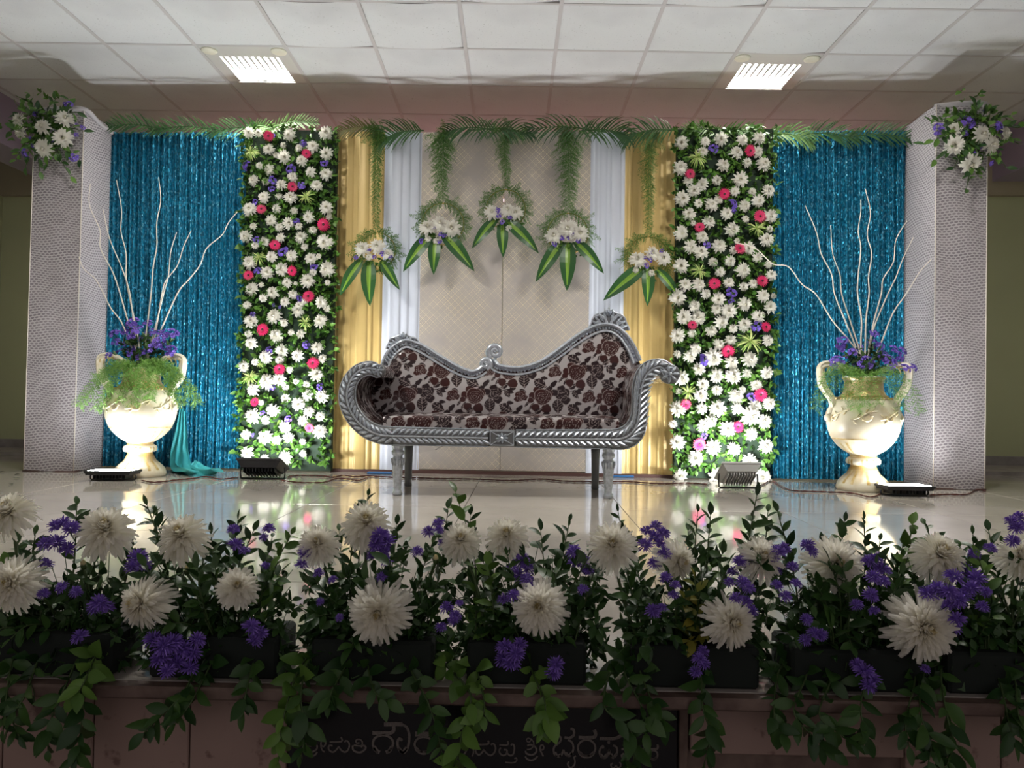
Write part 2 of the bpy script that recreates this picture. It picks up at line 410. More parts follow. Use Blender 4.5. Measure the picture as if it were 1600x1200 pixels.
# low plinth along the rear wall at both sides
f = MB(); f.add([(-4.9, 6.55, .028), (-3.7, 6.50, .028), (-3.7, 6.98, .028), (-4.9, 7.03, .028), (-4.9, 6.55, 0), (-3.7, 6.50, 0), (-3.7, 6.98, 0)], [(0, 1, 2, 3), (4, 5, 1, 0), (5, 6, 2, 1)]); struct('trim_5', f, M['skirting'])
f = MB(); f.add([(3.5, 6.1, .028), (4.9, 6.05, .028), (4.9, 6.7, .028), (3.5, 6.75, .028), (3.5, 6.1, 0), (4.9, 6.05, 0), (3.5, 6.75, 0)], [(0, 1, 2, 3), (4, 5, 1, 0), (6, 4, 0, 3)]); struct('trim_6', f, M['skirting'])
# suspended ceiling: slab above, bars, tiles
CZ = 2.87
f = MB(); f.box((0, 3.0, 3.25), (9.9, 8.4, .1)); ceiling = struct('ceiling', f, M['ceil_back'], label='suspended ceiling of square white tiles in a metal grid')
CR = Matrix.Translation((-.43, 5.066, 0)) @ Matrix.Rotation(.018, 4, 'Z')
def cpt(i, j, z=CZ): return CR @ Vector((i * .6, j * .6, z))
tile = MB()
tile.bbox((0, 0, .008), (.588, .588, .014), .003); tile = tile.mesh('ceiling_tile', M['ceil'], False)
def sag():
    mb = MB()
    mb.grid(lambda u, v: Vector(((u - .5) * .585, (v - .5) * .585, .004 - .014 * math.sin(PI * u) * (1 - .35 * v) + .02 * max(0, u - .6) * v)), 8, 8); return mb.mesh('sagging_tile', M['ceil'])
sagm = sag()
I0, I1, J0, J1 = -7, 8, -8, 3
for i in range(I0, I1):
    for j in range(J0, J1):
        if j in (0, -3) and i in (-3, 3): continue
        p = cpt(i + .5, j + .5); m = tile; rx = R.uniform(-.004, .004); ry = R.uniform(-.004, .004)
        if (i, j) in ((-2, -1), (-1, -1), (2, -2), (0, -2), (3, -1)): m = sagm; rx = R.uniform(-.012, .012)
        inst('ceiling_tile', m, Matrix.Translation(p) @ Euler((rx, ry, .018)).to_matrix().to_4x4(), ceiling)
for i in range(I0, I1 + 1):
    a, b = cpt(i, J0), cpt(i, J1); mb = MB(); L = (b - a).length
    mb.box((0, 0, 0), (.024, L, .006)); mb.box((0, 0, .02), (.004, L, .035)); inst('ceiling_bar', mb.mesh('ceiling_bar', M['tbar'], False), Matrix.Translation((a + b) / 2) @ Matrix.Rotation(.018, 4, 'Z'), ceiling)
for j in range(J0, J1 + 1):
    a, b = cpt(I0, j), cpt(I1, j); mb = MB(); L = (b - a).length
    mb.box((0, 0, .001), (L, .02, .006)); mb.box((0, 0, .02), (L, .004, .035)); inst('ceiling_bar', mb.mesh('ceiling_bar', M['tbar'], False), Matrix.Translation((a + b) / 2) @ Matrix.Rotation(.018, 4, 'Z'), ceiling)
def fixture(i, label, j=0):
    c = cpt(i + .5, j + .5); t = thing('ceiling_light', label, 'ceiling light', c, 'recessed ceiling lamps')
    T = Matrix.Translation(c) @ Matrix.Rotation(.018, 4, 'Z')
    def part(name, mb, m, par=t, sm=False): return inst(name, mb.mesh(name, m, sm), T, par)
    mb = MB()
    for x0, x1, y0, y1 in ((-.292, -.2, -.292, .292), (.2, .292, -.292, .292), (-.2, .2, -.292, -.13), (-.2, .2, .26, .292)):
        mb.box(((x0 + x1) / 2, (y0 + y1) / 2, .006), (x1 - x0, y1 - y0, .012))
    part('housing', mb, M['fixmetal'])
    mb = MB(); mb.box((0, .065, .012), (.4, .39, .01)); part('diffuser', mb, M['fixture_front' if j else 'fixture'])
    for k in range(9):
        xk = -.176 + k * .044; mb = MB(); mb.add([(xk - .012, -.128, z) for z in (0, .008)] + [(xk + .012, -.128, z) for z in (0, .008)] + [(xk - .0012, .25, z) for z in (.003, .008)] + [(xk + .0012, .25, z) for z in (.003, .008)], [(0, 2, 3, 1), (0, 4, 6, 2), (1, 3, 7, 5), (4, 5, 7, 6), (0, 1, 5, 4), (2, 6, 7, 3)]); part('louvre', mb, M['fixmetal'])
    for x in (-.235, .235):
        mb = MB(); mb.lathe([(.055, 0), (.052, -.008), (.036, -.013), (.001, -.015)], 20, (x, -.225, .0)); part('lamp_disc', mb, M['cream'], sm=True)
    mb = MB(); mb.box((0, .278, -.004), (.42, .014, .012)); part('clip_rail', mb, M['fixmetal'])
fixture(-3, 'recessed louvred ceiling lamp above the left flower wall')
fixture(3, 'recessed louvred ceiling lamp above the right flower wall')
fixture(-3, 'recessed louvred ceiling lamp nearer the camera on the left', -3)
fixture(3, 'recessed louvred ceiling lamp nearer the camera on the right', -3)
# ================================================================ backdrop: pillars, curtains, panels
TOP = 2.475
def cloth(name, label, cat, s0, s1, z0, z1, d, fold, m, nu, nv=24, group=None, flare=0.0, uv=True, thick=0.004):
    """hanging cloth along the backdrop; fold(s) is its depth"""
    mb = MB(); uvs = []
    for back in (0, 1):
        def fn(u, v):
            s = s0 + (s1 - s0) * u; z = z0 + (z1 - z0) * v
            dd = d + fold(s, v) + flare * (1 - v) ** 2 - back * thick
            return BP(s, z, dd)
        mb.grid(fn, nu, nv)
        uvs += [((s0 + (s1 - s0) * i / nu), z0 + (z1 - z0) * j / nv, 0) for j in range(nv + 1) for i in range(nu + 1)]
    mb.uv = uvs if uv else None
    return tag(mb.build(name, m), label, cat, group)
def pleats(seed, pitch, amp, sharp=1.0):
    r = random.Random(seed); ph = [r.uniform(0, 6.28) for _ in range(4)]
    def fn(s, v):
        w = s + .006 * math.sin(3 * v + ph[3]) + .02 * math.sin(s * 9 + ph[0])
        a = math.sin(2 * PI * w / pitch + ph[1]); b = math.sin(2 * PI * w / (pitch * 2.37) + ph[2])
        return amp * (.7 * math.copysign(abs(a) ** sharp, a) + .5 * b)
    return fn
def soft_pleats(seed, edges, amp):
    """a few wide flat pleats with sharp overlaps"""
    def fn(s, v):
        d = 0
        for i, (e, h) in enumerate(edges):
            x = (s - e) / .016
            d += h * amp * (1 / (1 + math.exp(-x * 6)) - .5) + .35 * h * amp * math.exp(-x * x)
        return d + .002 * math.sin(v * 5 + s * 30 + seed)
    return fn
sL = bs(165, 400); c1 = bs(383, 400); c2 = bs(524, 400); c3 = bs(602, 400); c4 = bs(658, 400); cS = bs(786, 400); c5 = bs(920, 400); c6 = bs(972, 400); c7 = bs(1053, 400); c8 = bs(1207, 400); sR = bs(1424, 400)
cloth('sequin_curtain', 'blue sequinned curtain beside the left fabric pillar', 'curtain', sL - .03, c1 + .03, .012, TOP, .02, pleats(3, .036, .018, .7), M['sequin'], 380, 12, 'blue sequin curtains', flare=.02)
cloth('sequin_curtain', 'blue sequinned curtain beside the right fabric pillar', 'curtain', c8 - .03, sR + .04, .012, TOP, .02, pleats(8, .038, .018, .7), M['sequin'], 380, 12, 'blue sequin curtains', flare=.01)
def rip(seed, a, b, n, amp):
    r = random.Random(seed); e = [(a + (b - a) * (k + .5 + r.uniform(-.3, .3)) / n, r.choice((-1, 1)) * r.uniform(.5, 1)) for k in range(n)]
    f1 = soft_pleats(seed, e, amp); f2 = pleats(seed, .055, amp * .12)
    return lambda s, v: f1(s, v) + f2(s, v) * (1.2 - .5 * v)
cloth('gold_curtain', 'gold satin curtain beside the left flower wall', 'curtain', c2 - .05, c3 + .012, .02, TOP, .02, rip(1, c2, c3, 7, .016), M['gold'], 220, 10, 'gold satin curtains')
cloth('gold_curtain', 'gold satin curtain beside the right flower wall', 'curtain', c6 - .012, c7 + .05, .02, TOP, .02, rip(2, c6, c7, 8, .016), M['gold'], 220, 10, 'gold satin curtains')
cloth('white_drape', 'narrow bluish white drape left of the brocade', 'drape', c3 - .012, c4 + .006, .02, TOP, .014, rip(5, c3, c4, 4, .010), M['white_drape'], 150, 10, 'white drapes')
cloth('white_drape', 'narrow bluish white drape right of the brocade', 'drape', c5 - .006, c6 + .012, .02, TOP, .014, rip(6, c5, c6, 5, .010), M['white_drape'], 150, 10, 'white drapes')
wob = lambda s, v: .003 * math.sin(s * 11 + v * 4)
cloth('brocade_panel', 'beige brocade panel, left half with the seam at its right edge', 'panel', c4 - .004, cS - .002, .03, TOP, .008, wob, M['brocade'], 20, 10, 'beige brocade panels')
cloth('brocade_panel', 'beige brocade panel, right half with the seam at its left edge', 'panel', cS + .002, c5 + .004, .03, TOP, .010, wob, M['brocade'], 20, 10, 'beige brocade panels')
mb = MB(); mb.add([BP(c2, .0, .035), BP(c7, .0, .035), BP(c7, .022, .035), BP(c2, .022, .035), BP(c2, .022, -.03), BP(c7, .022, -.03), BP(c7, 0, -.03), BP(c2, 0, -.03)], [(0, 1, 2, 3), (3, 2, 5, 4), (4, 5, 6, 7), (0, 3, 4, 7), (1, 6, 5, 2)])
tag(mb.build('base_board', M['maroon'], None, False), 'dark maroon board along the foot of the gold curtains', 'board')
for k, (x0, x1, y) in enumerate(((573, 612, 741), (952, 990, 746))):
    a, b = FL(x0, y), FL(x1, y); mb = MB(); mb.bbox(((a.x + b.x) / 2, a.y + .03, .008), (b.x - a.x, .05, .014), .003)
    tag(mb.build('blue_strip', M['blueplank'], None, False), ('blue painted strip on the floor left of the sofa legs', 'blue painted strip on the floor right of the sofa legs')[k], 'strip', 'blue floor strips')
# fabric wrapped pillars
def pillar(x0, x1, yf, yb, label, seed, lean):
    mb = MB(); uvs = []; r = random.Random(seed); n = 8; nv = 40; t = thing('fabric_pillar', label, 'pillar', ((x0 + x1) / 2, (yf + yb) / 2, 0), 'net wrapped pillars')
    cs = [Vector((x0, yf)), Vector((x1, yf)), Vector((x1, yb)), Vector((x0, yb))]
    ph = [r.uniform(0, 6) for _ in range(6)]
    H = 2.50
    def face(a, b, u0):
        L = (b - a).length; nn = Vector((b.y - a.y, -(b.x - a.x))).normalized()
        def fn(u, v):
            z = .004 + H * v; p = a.lerp(b, u); w = math.sin(PI * u)
            dd = w * (.006 * math.sin(z * 7 + u * 4 + ph[0]) + .005 * math.sin(z * 15 - u * 6 + ph[1])) * (1.5 - v)
            p = p + nn * dd; return Vector((p.x + lean * v, p.y, z - .05 * (v > .99) * u * 0))
        mb.grid(fn, n, nv); uvs.extend([(u0 + L * i / n, H * j / nv + .01 * math.sin(i * .8 + j * .5), 0) for j in range(nv + 1) for i in range(n + 1)])
        return u0 + L
    u = 0
    for k in range(4): u = face(cs[k], cs[(k + 1) % 4], u)
    b = len(mb.v); mb.add([Vector((c.x + lean, c.y, H)) for c in cs], [(0, 1, 2, 3)]); uvs.extend([(c.x, c.y, 0) for c in cs]); mb.uv = uvs
    mb.build('net_cover', M['net'], t)
    m2 = MB()
    for c in (cs[0], cs[1]): m2.tube([Vector((c.x + lean * k / 4, c.y - .002, .003 + k * H / 4)) for k in range(5)], .003, 6)
    m2.build('edge_seam', M['twig'], t)
    m3 = MB(); m3.box(((x0 + x1) / 2, yf + .03, .004), (x1 - x0 + .015, .07, .008)); m3.build('floor_flap', M['maroon'], t)
    top = []
    m4 = MB(); m4.tube(catmull([(x0 + lean, yf + .02, H), ((x0 + x1) / 2 + lean, yf, H + .012), (x1 + lean, yf + .01, H + .01), (x1 + lean, (yf + yb) / 2, H - .02), (x1 + lean, yb, H - .03)]), .018, 6); m4.build('gathered_cloth', M['net'], t)
a, b = FL(33, 737), FL(119, 737)
pillar(a.x, b.x, 5.24, 5.62, 'white net wrapped pillar at the left end of the backdrop', 1, .015)
a, b = FL(1456, 764), FL(1540, 766)
pillar(a.x, b.x, 5.03, 5.44, 'white net wrapped pillar at the right end of the backdrop', 2, .01)
# turquoise cloth fallen at the foot of the left curtain
mb = MB(); r = random.Random(4)
pts = [B(286, 640, .05), B(284, 680, .07), B(282, 710, .10), FL(287, 733, .03), FL(310, 739, .025), FL(332, 738, .02)]
P = catmull(pts, 6); L = len(P)
def ribbon(u, v):
    i = min(L - 1, int(v * (L - 1))); p = P[i]; w = .02 + .05 * v + .03 * math.sin(v * 3)
    q = p + Vector(((u - .5) * 2 * w, -.014 * math.sin(u * 19 + v * 5), .012 * math.sin(u * 14 + v * 9)))
    q.z = max(.004, q.z + (.02 * math.sin(u * 9) if v > .55 else 0)); return q
mb.grid(ribbon, 22, L - 1)
def heap(u, v):
    c = FL(302, 738); a = u * 2 * PI; q = v * .14
    return Vector((c.x + q * 1.15 * math.cos(a), c.y + .03 + .75 * q * math.sin(a), .004 + .05 * (1 - v) * (1 + .5 * math.sin(a * 5 + v * 6)) + .008 * math.sin(a * 11)* (1 - v)))
mb.grid(heap, 40, 6)
tag(mb.build('turquoise_cloth', M['teal_cloth']), 'crumpled turquoise cloth lying behind the left vase', 'cloth')
# ================================================================ plant pieces (meshes shared by many objects)
def petal(mb, az, r0, z0, L, e0, e1, w, seg, mi, cup=.25, tw=0.0):
    """one strap petal: leaves the centre at elevation e0, ends at e1"""
    ca, sa = math.cos(az), math.sin(az); r, z = r0, z0; rows = []
    for i in range(seg + 1):
        t = i / seg; e = e0 + (e1 - e0) * t
        if i: r += L / seg * math.cos(e); z += L / seg * math.sin(e)
        ww = w * (.45 + .55 * math.sin(PI * min(1, .15 + .62 * t))) if t < .99 else w * .42
        nr, nz = -math.sin(e), math.cos(e)
        for k in (-1, 0, 1):
            o = cup * ww * (abs(k)) ; x = r + nr * o; zz = z + nz * o; y = k * ww + tw * t
            rows.append((x * ca - y * sa, x * sa + y * ca, zz))
    fs = []
    for i in range(seg):
        for k in range(2):
            a = i * 3 + k; fs.append((a, a + 1, a + 4, a + 3))
    mb.add(rows, fs, mi)
def petal_lo(mb, az, r0, z0, L, e0, e1, w, mi):
    ca, sa = math.cos(az), math.sin(az); e = e0
    P = [(r0, z0)]; r, z = r0, z0
    r += L * .55 * math.cos(e0); z += L * .55 * math.sin(e0); P.append((r, z))
    r += L * .45 * math.cos(e1); z += L * .45 * math.sin(e1); P.append((r, z))
    vs = []
    for (q, zz), ww in zip(P, (w * .5, w, w * .35)):
        for k in (-1, 1): vs.append((q * ca - k * ww * sa, q * sa + k * ww * ca, zz))
    mb.add(vs, [(0, 1, 3, 2), (2, 3, 5, 4)], mi)
def chrys_small(seed):
    r = random.Random(seed); mb = MB(); n = 98
    for k in range(n):
        t = (k + .5) / n; e0 = 1.45 * (1 - t) ** .75 - .12 * t; e1 = e0 + (.45 if t < .3 else -.4)
        petal_lo(mb, k * 2.39996 + r.uniform(-.2, .2), .03 + .07 * t, .20 * (1 - t * t), (.32 + .56 * t ** .8) * r.uniform(.88, 1.1), e0 + r.uniform(-.12, .12), e1 + r.uniform(-.2, .2), .098 + .03 * t, 1 if t < .22 else 0)
    mb.lathe([(.001, -.25), (.12, -.22), (.3, -.02), (.15, .12)], 8, mi=0)
    return mb.mesh('chrysanthemum', [M['petal'], M['petal_in2']], True)
SM = [chrys_small(k) for k in range(5)]
def chrys_big(seed, droop, wide=1.0):
    r = random.Random(seed); mb = MB(); n = 290
    for k in range(n):
        t = (k + .5) / n; e0 = 1.5 * (1 - t) ** .8 - (.15 + .7 * droop) * t; e1 = e0 + (.55 * (1 - t / .35) if t < .35 else -.75 * (t - .35) / .65) - droop * .5 * t
        petal(mb, k * 2.39996 + r.uniform(-.18, .18), .02 + .09 * t, .26 * (1 - t * t), (.30 + .66 * t ** .85) * r.uniform(.86, 1.08), e0 + r.uniform(-.13, .13), e1 + r.uniform(-.25, .2), (.050 + .024 * t) * r.uniform(.85, 1.15) * wide, 4, 1 if t < .16 else 0, .35, r.uniform(-.04, .04))
    mb.lathe([(.001, -.22), (.13, -.18), (.2, -.06), (.1, .1)], 10, mi=2)
    mb.ball((0, 0, .34), .13, 10, 6, 1, (1, 1, 1.2))
    return mb.mesh('chrysanthemum', [M['petal_warm'], M['petal_in'], M['stem']], True)
BIG = [chrys_big(21, 0.0), chrys_big(22, .25, 1.1), chrys_big(23, .5), chrys_big(24, .1)]
def bud():
    mb = MB()
    for k in range(12): petal(mb, 2 * PI * k / 12, .25, .0, .95, 1.35, 1.9, .16, 3, 0, -.2)
    mb.lathe([(.001, -.35), (.25, -.25), (.36, .0), (.34, .35), (.2, .6)], 10, mi=1); return mb.mesh('bud', [M['petal_in'], M['stem']], True)
BUD = bud()
def gerbera():
    mb = MB(); r = random.Random(3)
    for n, L, e0, e1, w, z0 in ((18, .9, .12, -.12, .13, 0), (16, .72, .3, .1, .12, .04), (12, .42, .55, .4, .09, .07)):
        a0 = r.uniform(0, 6)
        for k in range(n): petal_lo(mb, a0 + 2 * PI * k / n, .1, z0, L * r.uniform(.93, 1.03), e0, e1, w, 0)
    mb.lathe([(.001, -.2), (.12, -.15), (.25, -.01)], 8, mi=0)
    return mb.mesh('gerbera', M['pink'], True)
GER = gerbera()
m_ = MB(); m_.lathe([(.2, .05), (.19, .14), (.1, .17), (.001, .15)], 12); GERC = m_.mesh('flower_heart', M['pinkc'], True)
def floret_cluster(seed, n, spread, fr, mat, petals=6):
    """rounded cluster of little ruffled florets, radius about 1"""
    r = random.Random(seed); mb = MB()
    for q in range(n):
        a = r.uniform(0, 2 * PI); rad = spread * math.sqrt(r.random()); c = Vector((rad * math.cos(a), rad * math.sin(a), (1 - rad * rad) * .45 * r.uniform(.6, 1.3)))
        d = Vector((c.x * .9, c.y * .9, .75)).normalized(); u = d.orthogonal().normalized(); v = d.cross(u); a0 = r.uniform(0, 6)
        vs = [c - d * fr * .25]; fs = []
        for k in range(petals * 2):
            an = a0 + PI * k / petals; rr = fr * (1.0 if k % 2 == 0 else .72); vs.append(c + u * rr * math.cos(an) + v * rr * math.sin(an) + d * fr * (.22 if k % 2 else .02))
        for k in range(petals * 2): fs.append((0, 1 + k, 1 + (k + 1) % (petals * 2)))
        mb.add(vs, fs)
    return mb.mesh('blossom', mat, False)
STAT = [floret_cluster(k, 14, .85, .36, M['purple']) for k in range(3)]
def pompom(seed, n=70):
    r = random.Random(seed); mb = MB()
    for k in range(n):
        z = 1 - 1.35 * (k + .5) / n; a = k * 2.39996; q = math.sqrt(max(0, 1 - z * z)); d = Vector((q * math.cos(a), q * math.sin(a), z)); u = d.orthogonal().normalized()
        u = Matrix.Rotation(r.uniform(0, 6), 3, d) @ u; L = r.uniform(.85, 1.12); w = .085
        b = d * .25; t = d * L + Vector((0, 0, -.12 * L)); m = d * L * .7
        mb.add([b - u * w * .5, b + u * w * .5, m + u * w, t + u * w * .5, t - u * w * .5, m - u * w], [(0, 1, 2, 5), (5, 2, 3, 4)])
    mb.lathe([(.001, -.55), (.2, -.45), (.26, -.1), (.12, .1)], 6)
    return mb.mesh('aster', M['aster'], False)
AST = [pompom(k) for k in range(3)]
def leaf_shape(mb, L, w, droop, fold, mi=0, nseg=4, M4=None, blunt=.9):
    vs = []
    for i in range(nseg + 1):
        t = i / nseg; ww = w * math.sin(PI * t ** blunt) ** .85 if 0 < t < 1 else 0
        z = -droop * t * t * L; x = L * t
        if i in (0, nseg): vs.append(Vector((x, 0, z)))
        else: vs += [Vector((x, -ww, z + fold * ww)), Vector((x, 0, z)), Vector((x, ww, z + fold * ww))]
    if M4 is not None: vs = [M4 @ v for v in vs]
    fs = [(0, 2, 1), (0, 3, 2)]
    for i in range(nseg - 2):
        a = 1 + i * 3; fs += [(a, a + 1, a + 4, a + 3), (a + 1, a + 2, a + 5, a + 4)]
    a = 1 + (nseg - 2) * 3; n = len(vs) - 1; fs += [(a, a + 1, n), (a + 1, a + 2, n)]
    mb.add(vs, fs, mi); return mb
def leaf_mesh(w, droop, fold, mat, name='leaf', ns=5): return leaf_shape(MB(), 1, w, droop, fold, nseg=ns).mesh(name, mat, True)
LEAVES = [leaf_mesh(.22, .15, .3, M['leaf']), leaf_mesh(.27, .3, .25, M['leaf']), leaf_mesh(.19, .05, .35, M['leaf'])]
LEAVES_L = [leaf_mesh(.25, .2, .3, M['leaf_light']), leaf_mesh(.30, .3, .2, M['leaf_light'])]
LEAVES_Y = [leaf_mesh(.25, .2, .3, M['leaf_yellow'])]
def frame(p, d, up):
    """matrix with +X along d and +Z near up"""
    x = Vector(d).normalized(); y = Vector(up).cross(x)
    y = y.normalized() if y.length > 1e-5 else x.orthogonal().normalized(); z = x.cross(y)
    return Matrix(((x.x, y.x, z.x, p[0]), (x.y, y.y, z.y, p[1]), (x.z, y.z, z.z, p[2]), (0, 0, 0, 1)))
def rnd_dir(r): 
    v = Vector((r.gauss(0, 1), r.gauss(0, 1), r.gauss(0, 1))); return v.normalized()
def scatter_leaves(mb, r, p, d, n, L0, L1, w=.26, spread=.8, mi=0):
    """little tuft of leaves at p growing about d"""
    for k in range(n):
        dd = (Vector(d) + rnd_dir(r) * spread).normalized(); L = r.uniform(L0, L1)
        leaf_shape(mb, L, L * w * r.uniform(.8, 1.2), r.uniform(0, .4), .3, mi, 3, frame(p, dd, rnd_dir(r) + Vector((0, -.6, .6))))
def fern_spray(mb, r, path, w0, w1, step=.011, needle=.010, mi=0, dens=5):
    """asparagus fern: feathery branchlets with needles along a stem"""
    P = catmull(path, 6); mb.tube(P, .0012, 3, mi)
    Ls = [0]
    for i in range(1, len(P)): Ls.append(Ls[-1] + (P[i] - P[i - 1]).length)
    tot = Ls[-1]; s = 0; i = 0; sgn = 1
    while s < tot:
        while i < len(P) - 2 and Ls[i + 1] < s: i += 1
        t = s / tot; p = P[i].lerp(P[i + 1], (s - Ls[i]) / max(1e-6, Ls[i + 1] - Ls[i])); tg = (P[i + 1] - P[i]).normalized()
        w = (w0 + (w1 - w0) * t) * r.uniform(.55, 1.1); sd = (tg.cross(Vector((0, 1, 0))) * sgn + rnd_dir(r) * .45).normalized(); sgn = -sgn
        d = (sd + tg * .55).normalized(); n = max(3, int(w / .006 * dens / 5))
        for k in range(1, n + 1):
            q = p + d * w * k / n + Vector((0, 0, -.15 * w * (k / n) ** 2))
            for _ in range(2):
                nd = (d * .6 + rnd_dir(r)).normalized(); L = needle * r.uniform(.7, 1.4); o = nd.orthogonal().normalized() * .0018
                mb.add([q - o, q + o, q + nd * L], [(0, 1, 2)], mi)
        o = d.orthogonal().normalized() * .0006; mb.add([p - o, p + o, p + d * w], [(0, 1, 2)], mi)
        s += step
    return mb
def palm(name_label, base, mid, tip, hang, len0, mat, group, down=None, r=None, n=19):
    """a palm leaf laid along the top rail: midrib with leaflets on both sides"""
    t = thing('palm_leaf', name_label, 'palm leaf', base, group); P = catmull([base, mid, tip], 14); r = r or R
    mb = MB(); mb.tube(P, lambda q: .006 * (1 - .75 * q), 5); mb.build('midrib', mat, t)
    mb = MB(); N = len(P)
    for sd in (-1, 1):
        for k in range(n):
            q = .06 + .93 * k / n; i = min(N - 2, int(q * (N - 1))); p = P[i].lerp(P[i + 1], q * (N - 1) - i); tg = (P[i + 1] - P[i]).normalized()
            L = len0 * (math.sin(PI * (.16 + .76 * q))) * r.uniform(.8, 1.1)
            side = Vector((0, -.35, 1)) if sd > 0 else Vector((0, -.55, -1))
            L *= (.8 if sd > 0 else 1.0)
            d = (side * r.uniform(.75, 1) + tg * (.55 + .7 * q) + rnd_dir(r) * .13).normalized(); w = .0050; nrm = Vector((0, -1, .2))
            rows = []; pt = Vector(p); dd = Vector(d)
            for s_ in range(4):
                y = nrm.cross(dd).normalized() * w * (1, 1.1, .8, .1)[s_]; rows += [pt - y, pt + y]
                pt = pt + dd * L / 3; dd = (dd + Vector((0, -.04, -hang * (.25 + .25 * s_)))).normalized()
            mb.add(rows, [(0, 1, 3, 2), (2, 3, 5, 4), (4, 5, 7, 6)])
    mb.build('leaflets', mat, t, True, 'stuff'); return t
def drac_leaf():
    mb = MB(); n = 9; W_ = .135
    xs = (-1, -.34, 0, .34, 1); vs = []
    for i in range(n + 1):
        t = i / n; w = W_ * (math.sin(PI * min(1, .1 + .9 * t ** .85)) ** .8 if t < .999 else .02); z = .10 * math.sin(PI * t * .9) - .12 * t * t
        for x in xs: vs.append((t, x * w * (1 if abs(x) in (0, 1) else 1.1 - .7 * t), z + .35 * abs(x) * w))
    for i in range(n):
        for k in range(4):
            a = i * 5 + k; mb.add([vs[a], vs[a + 1], vs[a + 6], vs[a + 5]], [(0, 1, 2, 3)], 1 if (k in (1, 2) and i < n - 1) else 0)
    return mb.mesh('striped_leaf', [M['drac'], M['drac_mid']], False)
DRAC = drac_leaf()
def spider():
    mb = MB(); r = random.Random(9)
    for k in range(36):
        a = r.uniform(0, 2 * PI); e = r.uniform(.35, 1.25); L = r.uniform(.6, 1.05); d = Vector((math.cos(a) * math.cos(e), math.sin(a) * math.cos(e), math.sin(e))); p = Vector((0, 0, 0)); rows = []
        for s_ in range(6):
            y = Vector((0, 0, 1)).cross(d).normalized() * .030 * (.8, 1, 1, .85, .6, .1)[s_]; rows += [p - y, p + y]; p = p + d * L / 5; d = (d + Vector((0, 0, -.42))).normalized()
        mb.add(rows, [(2 * i, 2 * i + 1, 2 * i + 3, 2 * i + 2) for i in range(5)])
    return mb.mesh('spider_plant', M['spider'], True)
SPI = spider()
# ================================================================ flower walls
def conv(lst, s, ox, oy, ymin=None): return [(ox + x / s, oy + y / s, q / s) for x, y, q in lst if ymin is None or y >= ymin]
LW = conv([(118,110,36),(178,110,26),(370,125,40),(597,112,42),(332,188,20),(240,215,36),(430,205,24),(515,200,42),(600,240,40),(338,262,42),(288,250,20),(450,287,38),(183,318,24),(245,342,36),(505,355,34),(600,372,40),(148,410,36),(220,418,24),(320,438,36),(390,388,34),(540,442,36),(212,515,38),(303,508,24),(377,517,40),(122,590,44),(290,585,30),(398,602,26),(600,580,42),(492,637,40),(618,637,22),(258,660,38),(365,677,38),(308,702,28),(145,695,24),(98,757,42),(428,695,24),(515,720,26),(442,765,40),(315,767,32),(217,790,30),(592,793,50),(155,815,24),(465,825,24),(385,880,38),(260,885,36),(503,897,38),(552,882,18),(122,925,44),(325,965,44),(228,985,42),(608,965,52),(517,980,24),(483,1037,46),(355,1048,30),(608,1048,20),(195,1060,18),(408,1052,14),(138,1090,44),(265,1110,40),(392,1120,30),(205,1142,26),(342,1167,30),(465,1167,22),(570,1170,40),(105,1187,26),(430,1190,28)], 4, 360, 180) + \
     conv([(585,85,24),(410,100,38),(268,135,46),(548,162,44),(125,165,42),(325,172,24),(110,238,24),(368,230,20),(428,240,30),(280,252,42),(127,295,38),(313,340,40),(525,325,36),(217,378,40),(408,370,38),(558,388,26),(80,437,34),(150,408,22),(298,395,26),(360,455,22),(518,485,42),(297,515,40),(225,530,50),(140,575,38),(398,527,20),(460,543,22),(335,558,22),(335,628,28),(468,610,36),(555,615,42),(412,662,40),(185,655,18),(258,700,38),(478,712,34),(138,738,48),(545,738,28),(213,760,28),(440,765,32),(332,800,38),(540,830,42),(95,847,30),(210,862,44),(352,865,32),(280,880,30),(437,890,20),(105,960,40),(440,963,22),(208,992,26),(335,990,42)], 3.87, 360, 460)
LP = conv([(238,130,34),(475,240,30),(388,447,32),(193,587,32),(583,683,42),(278,812,34),(385,972,34),(112,1000,32),(488,1132,38)], 4, 360, 180) + conv([(195,212,38),(500,415,38),(297,453,36),(147,650,28),(478,808,28)], 3.87, 360, 460)
LV = conv([(270,130,16),(455,175,24),(103,315,32),(378,335,34),(586,297,26),(265,410,30),(258,462,22),(445,437,26),(150,542,22),(412,667,24),(163,785,28),(328,850,36),(522,945,26),(172,975,26),(427,1150,24),(270,1187,12)], 4, 360, 180) + conv([(135,122,20),(300,78,12),(460,305,26),(235,340,28),(258,565,20),(540,560,24),(195,720,18),(352,755,24),(135,850,14)], 3.87, 360, 460)
LS = conv([(130,235,60),(475,515,60),(180,890,50)], 4, 360, 180) + conv([(455,170,50),(120,500,56),(180,425,24)], 3.87, 360, 460)
